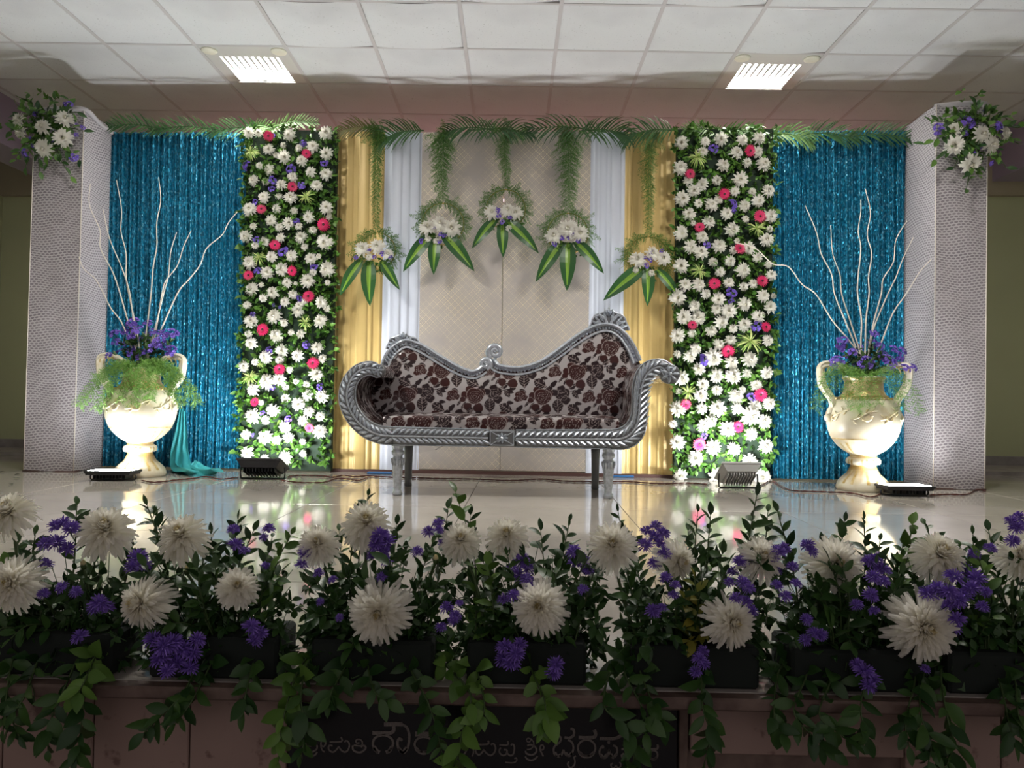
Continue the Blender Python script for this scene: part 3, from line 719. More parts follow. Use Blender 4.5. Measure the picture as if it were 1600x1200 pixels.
RW = conv([(140,172,44),(285,168,32),(387,150,42),(517,158,38),(620,147,42),(270,230,32),(482,238,40),(612,230,36),(548,298,30),(650,310,46),(130,332,48),(398,315,42),(505,402,48),(360,408,32),(180,412,32),(270,432,38),(218,470,40),(472,478,30),(582,480,24),(680,475,40),(143,522,48),(370,525,30),(618,535,40),(243,552,28),(325,562,42),(530,568,38),(185,620,40),(420,615,38),(693,632,42),(538,650,24),(308,670,42),(213,675,18),(453,715,46),(688,712,22),(135,735,46),(265,762,40),(668,780,44),(192,820,44),(372,818,44),(560,830,40),(260,860,44),(460,845,26),(613,890,32),(336,920,30),(442,913,34),(680,935,24),(135,942,48),(522,972,46),(380,980,30),(700,1002,34),(435,1048,32),(585,1055,30),(163,1062,40),(243,1062,42),(528,1072,28),(290,1118,32),(115,1140,50),(648,1130,40),(715,1130,18),(370,1150,44),(530,1180,44),(690,1185,26),(220,1190,34),(485,785,18)], 4, 1030, 180) + \
     conv([(205,75,30),(332,90,32),(408,97,44),(652,78,36),(145,132,44),(228,140,44),(362,163,42),(580,130,38),(500,180,40),(190,228,28),(432,200,26),(302,213,36),(108,242,42),(635,270,32),(418,270,34),(348,295,34),(210,320,36),(178,362,38),(105,350,24),(315,368,54),(528,382,46),(420,400,40),(232,435,38),(628,458,38),(335,475,42),(430,478,48),(513,462,28),(130,490,44),(255,525,36),(567,533,34),(338,560,30),(115,570,20),(245,588,42),(447,598,46),(487,560,22),(110,672,46),(640,640,38),(245,670,34),(343,668,48),(562,652,40),(455,670,34),(530,712,56),(612,745,42),(300,740,38),(255,770,38),(80,760,24),(400,787,46),(537,818,38),(107,870,44),(315,893,46),(437,907,38),(622,887,44),(212,960,44),(530,975,42),(125,1058,38),(333,1060,42),(600,1075,52),(545,1070,26)], 3.75, 1030, 460)
RP = conv([(570,222,36),(193,367,32),(407,492,36),(630,632,38),(253,700,32),(505,832,36),(345,1052,36),(645,1035,36)], 4, 1030, 180) + conv([(195,178,28),(627,190,30),(404,333,38),(595,588,38),(155,645,32),(462,777,32),(235,880,38)], 3.75, 1030, 460)
RV = conv([(340,207,32),(458,555,32),(465,600,18),(295,810,28),(450,1112,36),(450,1165,20)], 4, 1030, 180) + conv([(572,185,36),(255,385,36),(545,600,30),(262,830,22)], 3.75, 1030, 460)
RS = conv([(235,265,70),(610,710,60),(250,975,56)], 4, 1030, 180) + conv([(535,275,76),(170,575,56)], 3.75, 1030, 460)
def flower_wall(x0, x1, label, wh, pk, vi, sp, seed):
    r = random.Random(seed); D = .10
    a = bs(x0, 450, D); b = bs(x1, 450, D); t = thing('flower_wall', label, 'flower wall', BP((a + b) / 2, 0, .05), 'flower walls')
    mb = MB(); z1 = 2.46
    P = [BP(a, .01, D), BP(b, .01, D), BP(b, z1, D), BP(a, z1, D), BP(a, .01, .045), BP(b, .01, .045), BP(b, z1, .045), BP(a, z1, .045)]
    mb.add(P, [(0, 1, 2, 3), (5, 4, 7, 6), (1, 5, 6, 2), (4, 0, 3, 7), (3, 2, 6, 7), (0, 4, 5, 1)]); mb.build('green_mat', M['mat'], t, False)
    mb = MB()
    for k in range(1500):                                   # foliage pushed into the mat
        s = r.uniform(a - .025, b + .025); z = r.uniform(.05, z1 + .02)
        if z < .08 and r.random() < .4: continue
        p = BP(s, z, D + r.uniform(.0, .045)); scatter_leaves(mb, r, p, (r.uniform(-.5, .5), -1, r.uniform(-.9, .2)), 3, .028, .058, .27, .9)
    mb.build('foliage', M['walleaf'], t, True, 'stuff')
    for px, py, q in wh:
        p = B(px, py, D + .055 + r.uniform(-.01, .012)); s_ = q * 5.4 / 1200 * 1.2
        inst('chrysanthemum', r.choice(SM), aim(p, (r.uniform(-.35, .35), -1, r.uniform(-.3, .3)), r.uniform(0, 6), s_), t)
    for px, py, q in pk:
        p = B(px, py, D + .075); d = (r.uniform(-.3, .3), -1, r.uniform(-.3, .3)); Mx = aim(p, d, r.uniform(0, 6), q * 5.4 / 1200 * 1.08)
        g = inst('gerbera', GER, Mx, t); inst('flower_heart', GERC, Mx, g)
    for px, py, q in vi:
        p = B(px, py, D + .06); inst('violet_blossom', r.choice(STAT), aim(p, (r.uniform(-.3, .3), -1, r.uniform(-.2, .3)), r.uniform(0, 6), q * 5.4 / 1200), t)
    for px, py, q in sp:
        p = B(px, py, D + .06); inst('spider_plant', SPI, aim(p, (r.uniform(-.2, .2), -1, .25), r.uniform(0, 6), q * 5.4 / 1200 * 1.35), t)
    return t
flower_wall(381, 522, 'tall panel of white chrysanthemums and pink gerberas behind the black floodlight', LW, LP, LV, LS, 31)
flower_wall(1056, 1206, 'tall panel of white chrysanthemums and pink gerberas behind the grey floodlight', RW, RP, RV, RS, 32)
# ================================================================ palm leaves along the top, hanging hoops, corner bouquets
G = 'palm leaves along the top of the backdrop'
def pl(label, a, b, hang, ln, mat='palm', n=19, bow=-.02, off=.06):
    A, C = B(a[0], a[1], off), B(b[0], b[1], off + .02); mid = (A + C) / 2 + Vector((0, -.03, -bow)); palm(label, A, mid, C, hang, ln * 1.15, M[mat], G, n=n)
pl('dark palm leaf at the far left top of the blue curtain', (268, 204), (160, 198), .3, .13)
pl('dark palm leaf over the middle of the left blue curtain', (345, 203), (232, 205), .35, .13)
pl('green palm leaf reaching left from the left flower wall top', (425, 203), (322, 209), .4, .14)
pl('pale palm leaf on the left flower wall top', (415, 203), (500, 192), .1, .10, 'palm_light', 18)
pl('thin pale palm leaf at the left flower wall corner', (385, 196), (455, 215), .2, .09, 'palm_light', 20)
pl('dry yellowish palm leaf over the left gold curtain', (598, 203), (524, 207), .6, .13, 'palm_dry')
pl('drooping palm leaf over the left white drape', (662, 204), (590, 222), .8, .20, n=19)
pl('palm leaf above the left half of the brocade', (782, 205), (690, 206), .9, .17, n=19)
pl('palm leaf crossing the top of the brocade seam', (740, 203), (838, 212), .9, .16, n=19)
pl('palm leaf above the right half of the brocade', (945, 206), (815, 203), .9, .18)
pl('drooping palm leaf over the right white drape', (905, 205), (988, 214), .8, .20, n=19)
pl('drooping palm leaf over the right gold curtain', (1055, 203), (968, 218), .8, .20, n=19)
pl('pale palm leaf on the right flower wall left corner', (1130, 209), (1058, 206), .1, .10, 'palm_light', 18)
pl('pale palm leaf on the right flower wall right corner', (1110, 207), (1205, 212), .3, .11, 'palm_light', 19)
pl('bright palm leaf at the top left of the right blue curtain', (1195, 209), (1272, 224), .7, .15, 'palm_light', 19)
pl('dark palm leaf over the middle of the right blue curtain', (1240, 211), (1345, 219), .5, .15)
pl('dark palm leaf at the far right top of the blue curtain', (1318, 214), (1432, 219), .35, .14)
# hoops
def hoop(label, ring, top, heads, drac, vio, seed, fernw):
    r = random.Random(seed); OFF = .115; cx, cy, rr = ring; c = B(cx, cy, OFF); k = 5.4 / 1200; rad = rr * k
    t = thing('hanging_hoop', label, 'hanging hoop', c, 'hanging flower hoops')
    P = [c + Vector((rad * math.cos(2 * PI * i / 40), 0, rad * math.sin(2 * PI * i / 40))) for i in range(41)]
    mb = MB(); mb.tube(P, .0042, 6); mb.build('ring', M['ring'], t)
    a = B(top[0], top[1], .07); b = c + Vector((0, 0, rad)); mb = MB(); mb.tube([a, b], .0015, 4); mb.build('string', M['stem'], t)
    mb = MB(); path = [a + Vector((0, -.02, 0)), a.lerp(b, .35) + Vector((r.uniform(-.02, .02), -.02, 0)), a.lerp(b, .7) + Vector((r.uniform(-.015, .015), -.02, 0)), b + Vector((0, -.01, .01))]
    fernw *= 1.35; fern_spray(mb, r, path, fernw, fernw * .35, .0042, .013)
    fern_spray(mb, r, [p + Vector((.008, -.012, .003)) for p in path], fernw * .6, fernw * .3, .0045, .013)
    if fernw > .06: fern_spray(mb, r, [p + Vector((.015, -.02, 0)) for p in path[:3]], fernw * .8, .03, .006, .012)
    mb.build('fern_garland', M['fern'], t, False, 'stuff')
    mb = MB()
    for s_ in (-1, 1):
        arc = [c + Vector((s_ * rad * math.sin(q), -.008, rad * math.cos(q))) for q in (.05, .6, 1.2, 1.8, 2.4)]
        fern_spray(mb, r, arc, .05, .075, .0038, .012); fern_spray(mb, r, [p + Vector((0, -.012, 0)) for p in arc], .03, .05, .0045, .012)
        for q in (.5, .9, 1.3, 1.7):
            p = c + Vector((s_ * rad * math.sin(q), -.008, rad * math.cos(q))); d = Vector((s_ * math.sin(q + r.uniform(-.3, .3)), -.1, math.cos(q))); L = r.uniform(.05, .10)
            fern_spray(mb, r, [p, p + d * L * .5, p + d * L + Vector((0, 0, -.01))], .035, .008, .006, .011)
    mb.build('fern_wreath', M['fern'], t, False, 'stuff')
    for x, y, q in heads:
        inst('chrysanthemum', r.choice(SM), aim(B(x, y, OFF + .035), (r.uniform(-.2, .2), -1, r.uniform(.1, .5)), r.uniform(0, 6), q * k * 1.35), t)
    for x, y in vio:
        inst('violet_blossom', r.choice(STAT), aim(B(x, y, OFF + .05), (r.uniform(-.3, .3), -1, .2), r.uniform(0, 6), r.uniform(3.6, 5.6) * k), t)
    mb = MB()
    for q in range(26):
        p = B(cx + r.uniform(-.75, .75) * rr, cy + r.uniform(.45, 1.1) * rr, OFF + .015); scatter_leaves(mb, r, p, (0, -1, -.4), 3, .025, .045, .24, .9)
    mb.build('small_leaves', M['walleaf'], t, True, 'stuff')
    for (x0, y0), (x1, y1) in drac:
        a = B(x0, y0, OFF + .02); b = B(x1, y1, OFF + .045); d = b - a
        inst('striped_leaf', DRAC, frame(a - d * .18, d, Vector((0, -1, .15))) @ Matrix.Diagonal((d.length * 1.18, d.length * 1.18 * (1.25 if abs(d.x) < .05 else 1.05), d.length, 1)), t)
hoop('lowest left hoop of flowers hanging before the gold curtain', (589, 392, 29), (590, 206), [(567, 390, 11), (590, 386, 11), (606, 398, 8), (577, 402, 5)], [((560, 414), (530, 461)), ((577, 418), (577, 477)), ((600, 414), (624, 452))], [(576, 391), (556, 402), (598, 397), (610, 402), (585, 402)], 41, .05)
hoop('hoop of flowers hanging at the left edge of the brocade', (692, 350, 33), (688, 210), [(668, 357, 12), (687, 350, 11), (706, 358, 13), (682, 377, 5), (669, 374, 5)], [((668, 374), (629, 423)), ((680, 380), (677, 428)), ((699, 372), (741, 422))], [(678, 355), (689, 366), (694, 368), (658, 377), (687, 378)], 42, .10)
hoop('highest hoop of flowers hanging in front of the brocade seam', (790, 327, 31), (788, 212), [(768, 333, 11), (793, 330, 11), (806, 334, 10), (795, 357, 5)], [((770, 348), (737, 387)), ((785, 356), (786, 401)), ((799, 352), (842, 394))], [(777, 328), (780, 336), (785, 347), (797, 339)], 43, .055)
hoop('hoop of flowers hanging at the right edge of the brocade', (887, 365, 32), (889, 210), [(865, 370, 12), (887, 359, 14), (906, 366, 12), (876, 399, 4)], [((872, 386), (837, 439)), ((887, 390), (886, 453)), ((905, 384), (944, 426))], [(878, 371), (888, 372), (866, 381), (896, 364), (904, 376)], 44, .11)
hoop('lowest right hoop of flowers hanging before the gold curtain', (1012, 402, 32), (1014, 225), [(996, 407, 12), (1019, 397, 10), (1036, 404, 10), (1018, 427, 5), (993, 422, 5)], [((997, 424), (943, 468)), ((1012, 426), (1012, 477)), ((1032, 428), (1063, 466))], [(1008, 404), (1016, 406), (1010, 415), (1019, 395), (1034, 392)], 45, .06)
# tufts of fern on the top rail
for k, (x, y, lb) in enumerate(((590, 207, 'fern tuft on the rail above the left gold curtain'), (692, 212, 'fern tuft on the rail left of the brocade centre'), (795, 206, 'fern tuft on the rail above the brocade seam'), (885, 206, 'fern tuft on the rail right of the brocade centre'), (1018, 214, 'fern tuft on the rail above the right gold curtain'))):
    r = random.Random(60 + k); c = B(x, y, .08); mb = MB(); t = thing('fern_tuft', lb, 'fern', c, 'fern tufts on the rail')
    for q in range(13):
        a = r.uniform(0, 2 * PI); d = Vector((math.cos(a), -.4, math.sin(a) * .9)).normalized(); L = r.uniform(.06, .14)
        fern_spray(mb, r, [c, c + d * L * .5, c + d * L + Vector((0, 0, -.02))], .04, .012, .006, .012)
    mb.build('fern_fronds', M['fern'], t, False, 'stuff')
# bouquets on the pillars
def bouquet(label, c, heads, vio, sprigs, Y, seed):
    r = random.Random(seed); k = Y / 1200; C = W(c[0], c[1], Y); t = thing('corner_bouquet', label, 'bouquet', C, 'pillar bouquets')
    for x, y, q in heads: inst('chrysanthemum', r.choice(SM), aim(W(x, y, Y - .06 + r.uniform(-.02, .02)), ((x - c[0]) / 60, -1, (c[1] - y) / 60), r.uniform(0, 6), q * k * 1.18), t)
    for x, y, q in vio: inst('violet_blossom', r.choice(STAT), aim(W(x, y, Y - .045), ((x - c[0]) / 60, -1, (c[1] - y) / 60), r.uniform(0, 6), q * k), t)
    for x, y in sprigs:
        b = W(x, y, Y - r.uniform(.0, .06)); P = catmull([C, C.lerp(b, .5) + Vector((0, -.04, .02)), b], 6); mb = MB(); mb.tube(P, .0025, 4); st = mb.build('sprig', M['stem'], t)
        n = 8
        for q in range(n):
            f = .35 + .65 * q / (n - 1); p = P[min(len(P) - 1, int(f * (len(P) - 1)))]; d = ((b - C).normalized() * .8 + rnd_dir(r) * .8).normalized(); L = r.uniform(.045, .075)
            inst('leaf', r.choice(LEAVES_L if r.random() < .45 else LEAVES), frame(p, d, Vector((0, -1, .5)) + rnd_dir(r) * .4) @ Matrix.Scale(L, 4), st)
    mb = MB()
    for q in range(105):
        p = C + Vector((r.gauss(0, .09), r.uniform(-.03, .01), r.gauss(0, .10))); scatter_leaves(mb, r, p, (r.uniform(-.5, .5), -1, r.uniform(-.4, .4)), 3, .03, .06, .27, .9)
    mb.build('foliage', M['walleaf'], t, True, 'stuff')
cv = lambda l, ox: [(ox + x / 3.75, 140 + y / 3.75, q / 3.75) for x, y, q in l]
bouquet('bouquet of white chrysanthemums tied to the left pillar', (70, 205), cv([(118,180,46),(127,250,42),(255,222,47),(380,175,52),(370,285,54),(262,343,54)], 0), cv([(210,140,22),(300,290,20),(150,375,30),(430,395,28),(448,265,14),(448,205,12),(485,220,16),(400,85,28),(175,285,12),(190,328,14)], 0),
        [(28, 165), (45, 160), (92, 150), (60, 168), (15, 205), (25, 250), (40, 262), (62, 268), (95, 240), (110, 275), (125, 250), (130, 205), (120, 175), (108, 165), (20, 180), (75, 255)], 5.20, 71)
bouquet('bouquet of white chrysanthemums tied to the right pillar', (1515, 210), cv([(1087,238,46),(1090,325,56),(1245,262,52),(1300,322,54),(1385,258,40),(1183,432,58)], 1200), cv([(1003,230,38),(1165,195,48),(1155,255,20),(1240,325,25),(1350,225,42),(1205,380,20),(1310,430,18),(1268,130,14)], 1200),
        [(1455, 190), (1445, 225), (1462, 250), (1470, 215), (1485, 178), (1525, 160), (1545, 170), (1580, 180), (1592, 225), (1572, 262), (1555, 240), (1510, 295), (1512, 270), (1528, 275), (1490, 262), (1500, 235), (1590, 200)], 4.98, 72)
# ================================================================ vases with flowers
def vase(base, label, seed):
    K = .001167
    def gild(mb, n, rows, k, lim):
        for i in rows:
            for q in range(n):
                if abs(math.sin(2 * PI * (q + .5) / n * k)) < lim: mb.m[i * n + q] = 1
    t = thing('urn_vase', label, 'vase', base, 'cream urns'); X, Y, _ = base
    def z(y): return (1078 - y) * K
    pf = [(0.001, 1078), (132, 1078), (138, 1068), (138, 1056), (130, 1040), (118, 1022), (100, 1004), (84, 990), (72, 968), (64, 945), (68, 940), (84, 936), (88, 922), (84, 908), (70, 898), (66, 890), (72, 884), (76, 880)]
    mb = MB(); mb.lathe([(max(.001, q * K), z(y)) for q, y in pf], 48, base, mod=lambda i, a: 1 + (.03 * abs(math.sin(a * 9)) if 4 <= i <= 8 else (.02 * abs(math.sin(a * 14)) if 10 <= i <= 13 else 0))); gild(mb, 48, (4, 5, 6, 7), 9, .42); gild(mb, 48, (10, 11, 12), 14, .4); gild(mb, 48, (9, 14), 1, 2); mb.build('pedestal', [M['vase'], M['vase_gold']], t)
    pf = [(60, 886), (80, 878), (104, 862), (128, 840), (148, 818), (160, 803), (164, 801), (164, 796), (172, 780), (182, 750), (188, 720), (189, 695), (185, 665), (176, 635), (160, 605), (142, 585), (134, 578)]
    mb = MB(); mb.lathe([(q * K, z(y)) for q, y in pf], 60, base, mod=lambda i, a: 1 + (.035 * abs(math.sin(a * 11)) * math.sin(PI * i / 5) if i < 5 else 0)); gild(mb, 60, (0, 1, 2, 3), 11, .35); gild(mb, 60, (5, 6), 1, 2); mb.build('bowl', [M['vase'], M['vase_gold']], t)
    pf = [(134, 578), (112, 560), (102, 540), (98, 515), (97, 490), (104, 478), (110, 470), (108, 462), (98, 460), (90, 470), (88, 520), (.5, 525)]
    mb = MB(); mb.lathe([(q * K, z(y)) for q, y in pf], 48, base); gild(mb, 48, (0, 1, 5), 1, 2); mb.build('neck', [M['vase'], M['vase_gold']], t)
    mb = MB(); n = 44                                                           # rope ring on the shoulder
    for k in range(n):
        a = 2 * PI * k / n; q = 142 * K; p = Vector((X + q * math.cos(a), Y + q * math.sin(a), z(582))); tg = Vector((-math.sin(a), math.cos(a), .8)).normalized()
        mb.tube([p - tg * .013, p, p + tg * .013], lambda s: .006 * math.sin(PI * (.15 + .7 * s)), 5)
    mb.build('rope_ring', M['vase_gold'], t)
    r = random.Random(seed); prof = [(189, 695), (185, 665), (176, 635), (160, 605)]
    def surf(a, y):
        q = np.interp(-y, [-801, -780, -750, -720, -695, -665, -635, -605, -585], [160, 172, 182, 188, 189, 185, 176, 160, 142]) * K + .002
        return Vector((X + q * math.cos(a), Y + q * math.sin(a), z(y)))
    for k in range(8):                                                            # leafy scrolls in relief round the belly
        a0 = -PI / 2 + (k - 3.5) * 2 * PI / 8; sg = 1 if k % 2 else -1; mb = MB()
        P = [surf(a0 + sg * (-.36 + .72 * q / 9), 668 + sg * 24 * math.cos(q / 9 * PI)) for q in range(10)]; mb.tube(catmull(P, 3), lambda s: .006, 6)
        P = [surf(a0 + sg * (.05 + (.15 - .014 * q) * math.cos(q * .62)), 672 + (34 - 3 * q) * math.sin(q * .62)) for q in range(10)]; mb.tube(catmull(P, 3), lambda s: .0075 * (1 - .6 * s), 6)
        for q in range(6):
            b0 = a0 + sg * (-.3 + q * .11); y0 = 668 + sg * 24 * math.cos((q + .6) / 6 * PI); dy = (-1 if q % 2 else 1) * 26
            mb.tube([surf(b0, y0), surf(b0 + sg * .035, y0 + dy * .6), surf(b0 + sg * .10, y0 + dy)], lambda s: .0065 * math.sin(PI * (.15 + .75 * s)), 5)
        mb.build('relief_scroll', M['vase_relief'], t)
    for sg in (-1, 1):
        pts = [(95, 430), (150, 402), (205, 396), (236, 415), (236, 460), (228, 505), (205, 545), (180, 580), (172, 620), (184, 655), (192, 685)]
        P = catmull([Vector((X + sg * q * K, Y - .01, z(y))) for q, y in pts], 5)
        mb = MB(); mb.tube(P, lambda s: .017 + .012 * math.sin(PI * s) - .004 * s, 10)
        for o in (-.012, .012): mb.tube([p + Vector((sg * .008, -.022, o)) for p in P[8:-10]], .006, 5)
        h = mb.build('handle', M['vase'], t)
        mb = MB(); mb.ball((X + sg * 192 * K, Y - .01, z(688)), .028, 12, 8); mb.build('handle_ball', M['vase'], h)
        mb = MB()
        for q in range(3): mb.tube(catmull([Vector((X + sg * (150 + 28 * q) * K, Y - .022, z(402))), Vector((X + sg * (175 + 26 * q) * K, Y - .032, z(415))), Vector((X + sg * (190 + 20 * q) * K, Y - .028, z(445)))], 4), lambda s: .008 * (1 - .6 * s), 5)
        mb.build('handle_leaf', M['vase_gold'], h)
    return t, z(465)
def arrangement(base, zr, label, twigs, Y, seed, vio, ferns):
    r = random.Random(seed); C = Vector((base[0], base[1], zr - .005)); t = thing('flower_arrangement', label, 'flowers', C, 'vase arrangements')
    for T in twigs:
        n = len(T); dy = r.uniform(-.12, .10); P = [W(x, y, Y + dy * (1 - i / (n - 1))) for i, (x, y) in enumerate(T)]
        P.append(C.lerp(P[-1], .25)); P = catmull(P, 6); mb = MB(); mb.tube(P, lambda s: .0026 + .0028 * s, 6); mb.build('willow_twig', M['twig'], t)
    k = Y / 1200
    for x, y, q in vio:
        p = W(x, y, Y - r.uniform(-.08, .1)); d = ((p - C).normalized() * .35 + Vector((0, -.8, .45))).normalized(); b = inst('violet_blossom', r.choice(STAT), aim(p, d, r.uniform(0, 6), q * k * 1.4), t)
    mb = MB()
    for x, y, q in vio:
        p = W(x, y, Y); mb.tube([C + Vector((r.uniform(-.04, .04), 0, 0)), p], .002, 4)
        scatter_leaves(mb, r, C.lerp(p, .7), (p - C), 5, .03, .06, .2, .7)
    for q in range(60): scatter_leaves(mb, r, C + Vector((r.gauss(0, .07), r.gauss(0, .06), r.uniform(.0, .19))), (r.uniform(-.8, .8), r.uniform(-1, .3), .7), 3, .03, .06, .2, .7)
    mb.build('foliage', M['leaf_is'], t, True, 'stuff')
    for pts, w in ferns:
        mb = MB(); P = [C + Vector((r.uniform(-.05, .05), -.03, .01))]
        for i, (x, y) in enumerate(pts): P.append(W(x, y, Y - .14 - .08 * (i + 1) / len(pts)))
        fern_spray(mb, r, P, w * .7, w, .0052, .014)
        if seed == 81: fern_spray(mb, r, [p + Vector((r.uniform(-.02, .02), .015, -.01)) for p in P], w * .7, w * .8, .007, .014)
        mb.build('fern_frond', M['fern_light'], t, False, 'stuff')
vb = FL(221, 743); vb.y = 5.07; vb.z = 0; v1, z1_ = vase(vb, 'cream and gold urn vase in front of the left blue curtain', 5)
TL = [[(141,287),(140,321),(156,359),(157,388),(176,425),(188,460),(205,520)], [(161,327),(171,372),(191,420),(203,460),(212,530)], [(182,281),(190,327),(189,361),(197,396),(197,433),(201,457),(215,525)], [(123,401),(131,420),(149,436),(161,457),(173,481),(190,504),(204,538)], [(248,277),(251,313),(245,348),(245,385),(239,420),(236,459),(228,525)], [(276,363),(267,393),(263,431),(256,457),(238,530)], [(299,360),(287,385),(277,415),(259,439),(253,460),(240,535)], [(371,331),(357,348),(347,367),(323,388),(312,415),(293,439),(277,459),(245,530)]]
VL = [(x / 3.53, 450 + y / 3.53, q / 3.53) for x, y, q in ((630,255,24),(735,190,30),(735,250,34),(780,290,30),(820,245,26),(815,195,20),(720,350,30),(790,370,30),(835,335,26),(880,300,30),(935,260,36),(940,345,26),(690,235,24),(760,225,22),(660,355,20),(900,330,22),(870,250,20),(600,375,18),(640,300,22),(690,310,18),(850,300,24))]
FLN = [([(190,570),(165,585),(138,610),(123,632)], .05), ([(195,575),(175,600),(160,620),(150,640)], .045), ([(205,575),(195,600),(188,625)], .05), ([(215,578),(212,605),(208,632)], .05), ([(235,578),(238,600),(232,622)], .05), ([(250,572),(262,590),(270,615)], .05), ([(262,572),(280,590),(300,612),(308,630)], .05), ([(255,578),(268,605),(285,632)], .045), ([(200,565),(175,575),(150,590)], .045), ([(225,565),(225,580),(222,605)], .05), ([(245,565),(262,572),(280,590)], .05), ([(180,565),(168,575),(170,610)], .04)]
arrangement(vb, z1_, 'violet flowers, ferns and white twigs standing in the left vase', TL, 5.07, 81, VL, FLN)
vb2 = FL(1347, 765); vb2.z = 0; vb2.y = 4.93; v2, z2_ = vase(vb2, 'cream and gold urn vase in front of the right blue curtain', 6)
TR = [[(1148,379),(1180,388),(1207,412),(1232,417),(1253,444),(1275,460),(1300,500),(1325,530),(1342,555)], [(1258,321),(1276,364),(1283,396),(1299,428),(1304,459),(1320,500),(1338,545)], [(1298,352),(1301,396),(1312,428),(1315,459),(1328,500),(1342,545)], [(1345,312),(1345,332),(1341,361),(1345,388),(1341,431),(1340,459),(1346,500),(1345,540)], [(1352,295),(1360,332),(1355,367),(1362,396),(1357,433),(1358,459),(1353,500),(1352,540)], [(1417,345),(1400,375),(1396,409),(1380,436),(1377,459),(1366,500),(1360,530)], [(1427,371),(1411,404),(1400,433),(1387,460),(1370,500),(1362,525)], [(1455,405),(1437,425),(1416,459),(1395,490),(1375,540)]]
VR = [(1200 + x / 3.53, 460 + y / 3.53, q / 3.53) for x, y, q in ((385,375,32),(545,380,36),(660,375,40),(585,215,20),(575,275,30),(500,290,20),(415,285,30),(470,320,22),(720,340,26),(740,310,20),(800,405,18),(760,410,22),(640,330,22),(480,380,14),(450,410,14),(605,410,14),(410,250,22),(690,300,20),(540,330,22),(620,285,20),(440,340,18))]
FRN = [([(1310,572),(1292,590),(1280,615),(1274,640)], .045), ([(1318,575),(1302,598),(1290,625)], .045), ([(1330,580),(1325,605),(1320,625)], .045), ([(1350,585),(1352,610),(1350,635)], .05), ([(1375,580),(1392,600),(1405,622)], .045), ([(1390,575),(1412,592),(1428,615),(1438,645)], .045), ([(1395,580),(1408,610),(1412,640)], .04), ([(1340,585),(1338,610),(1335,640)], .05), ([(1362,585),(1368,612),(1372,632)], .045), ([(1320,575),(1300,580),(1285,600)], .04)]
arrangement(vb2, z2_, 'violet flowers, ferns and white twigs standing in the right vase', TR, 4.93, 82, VR, FRN)
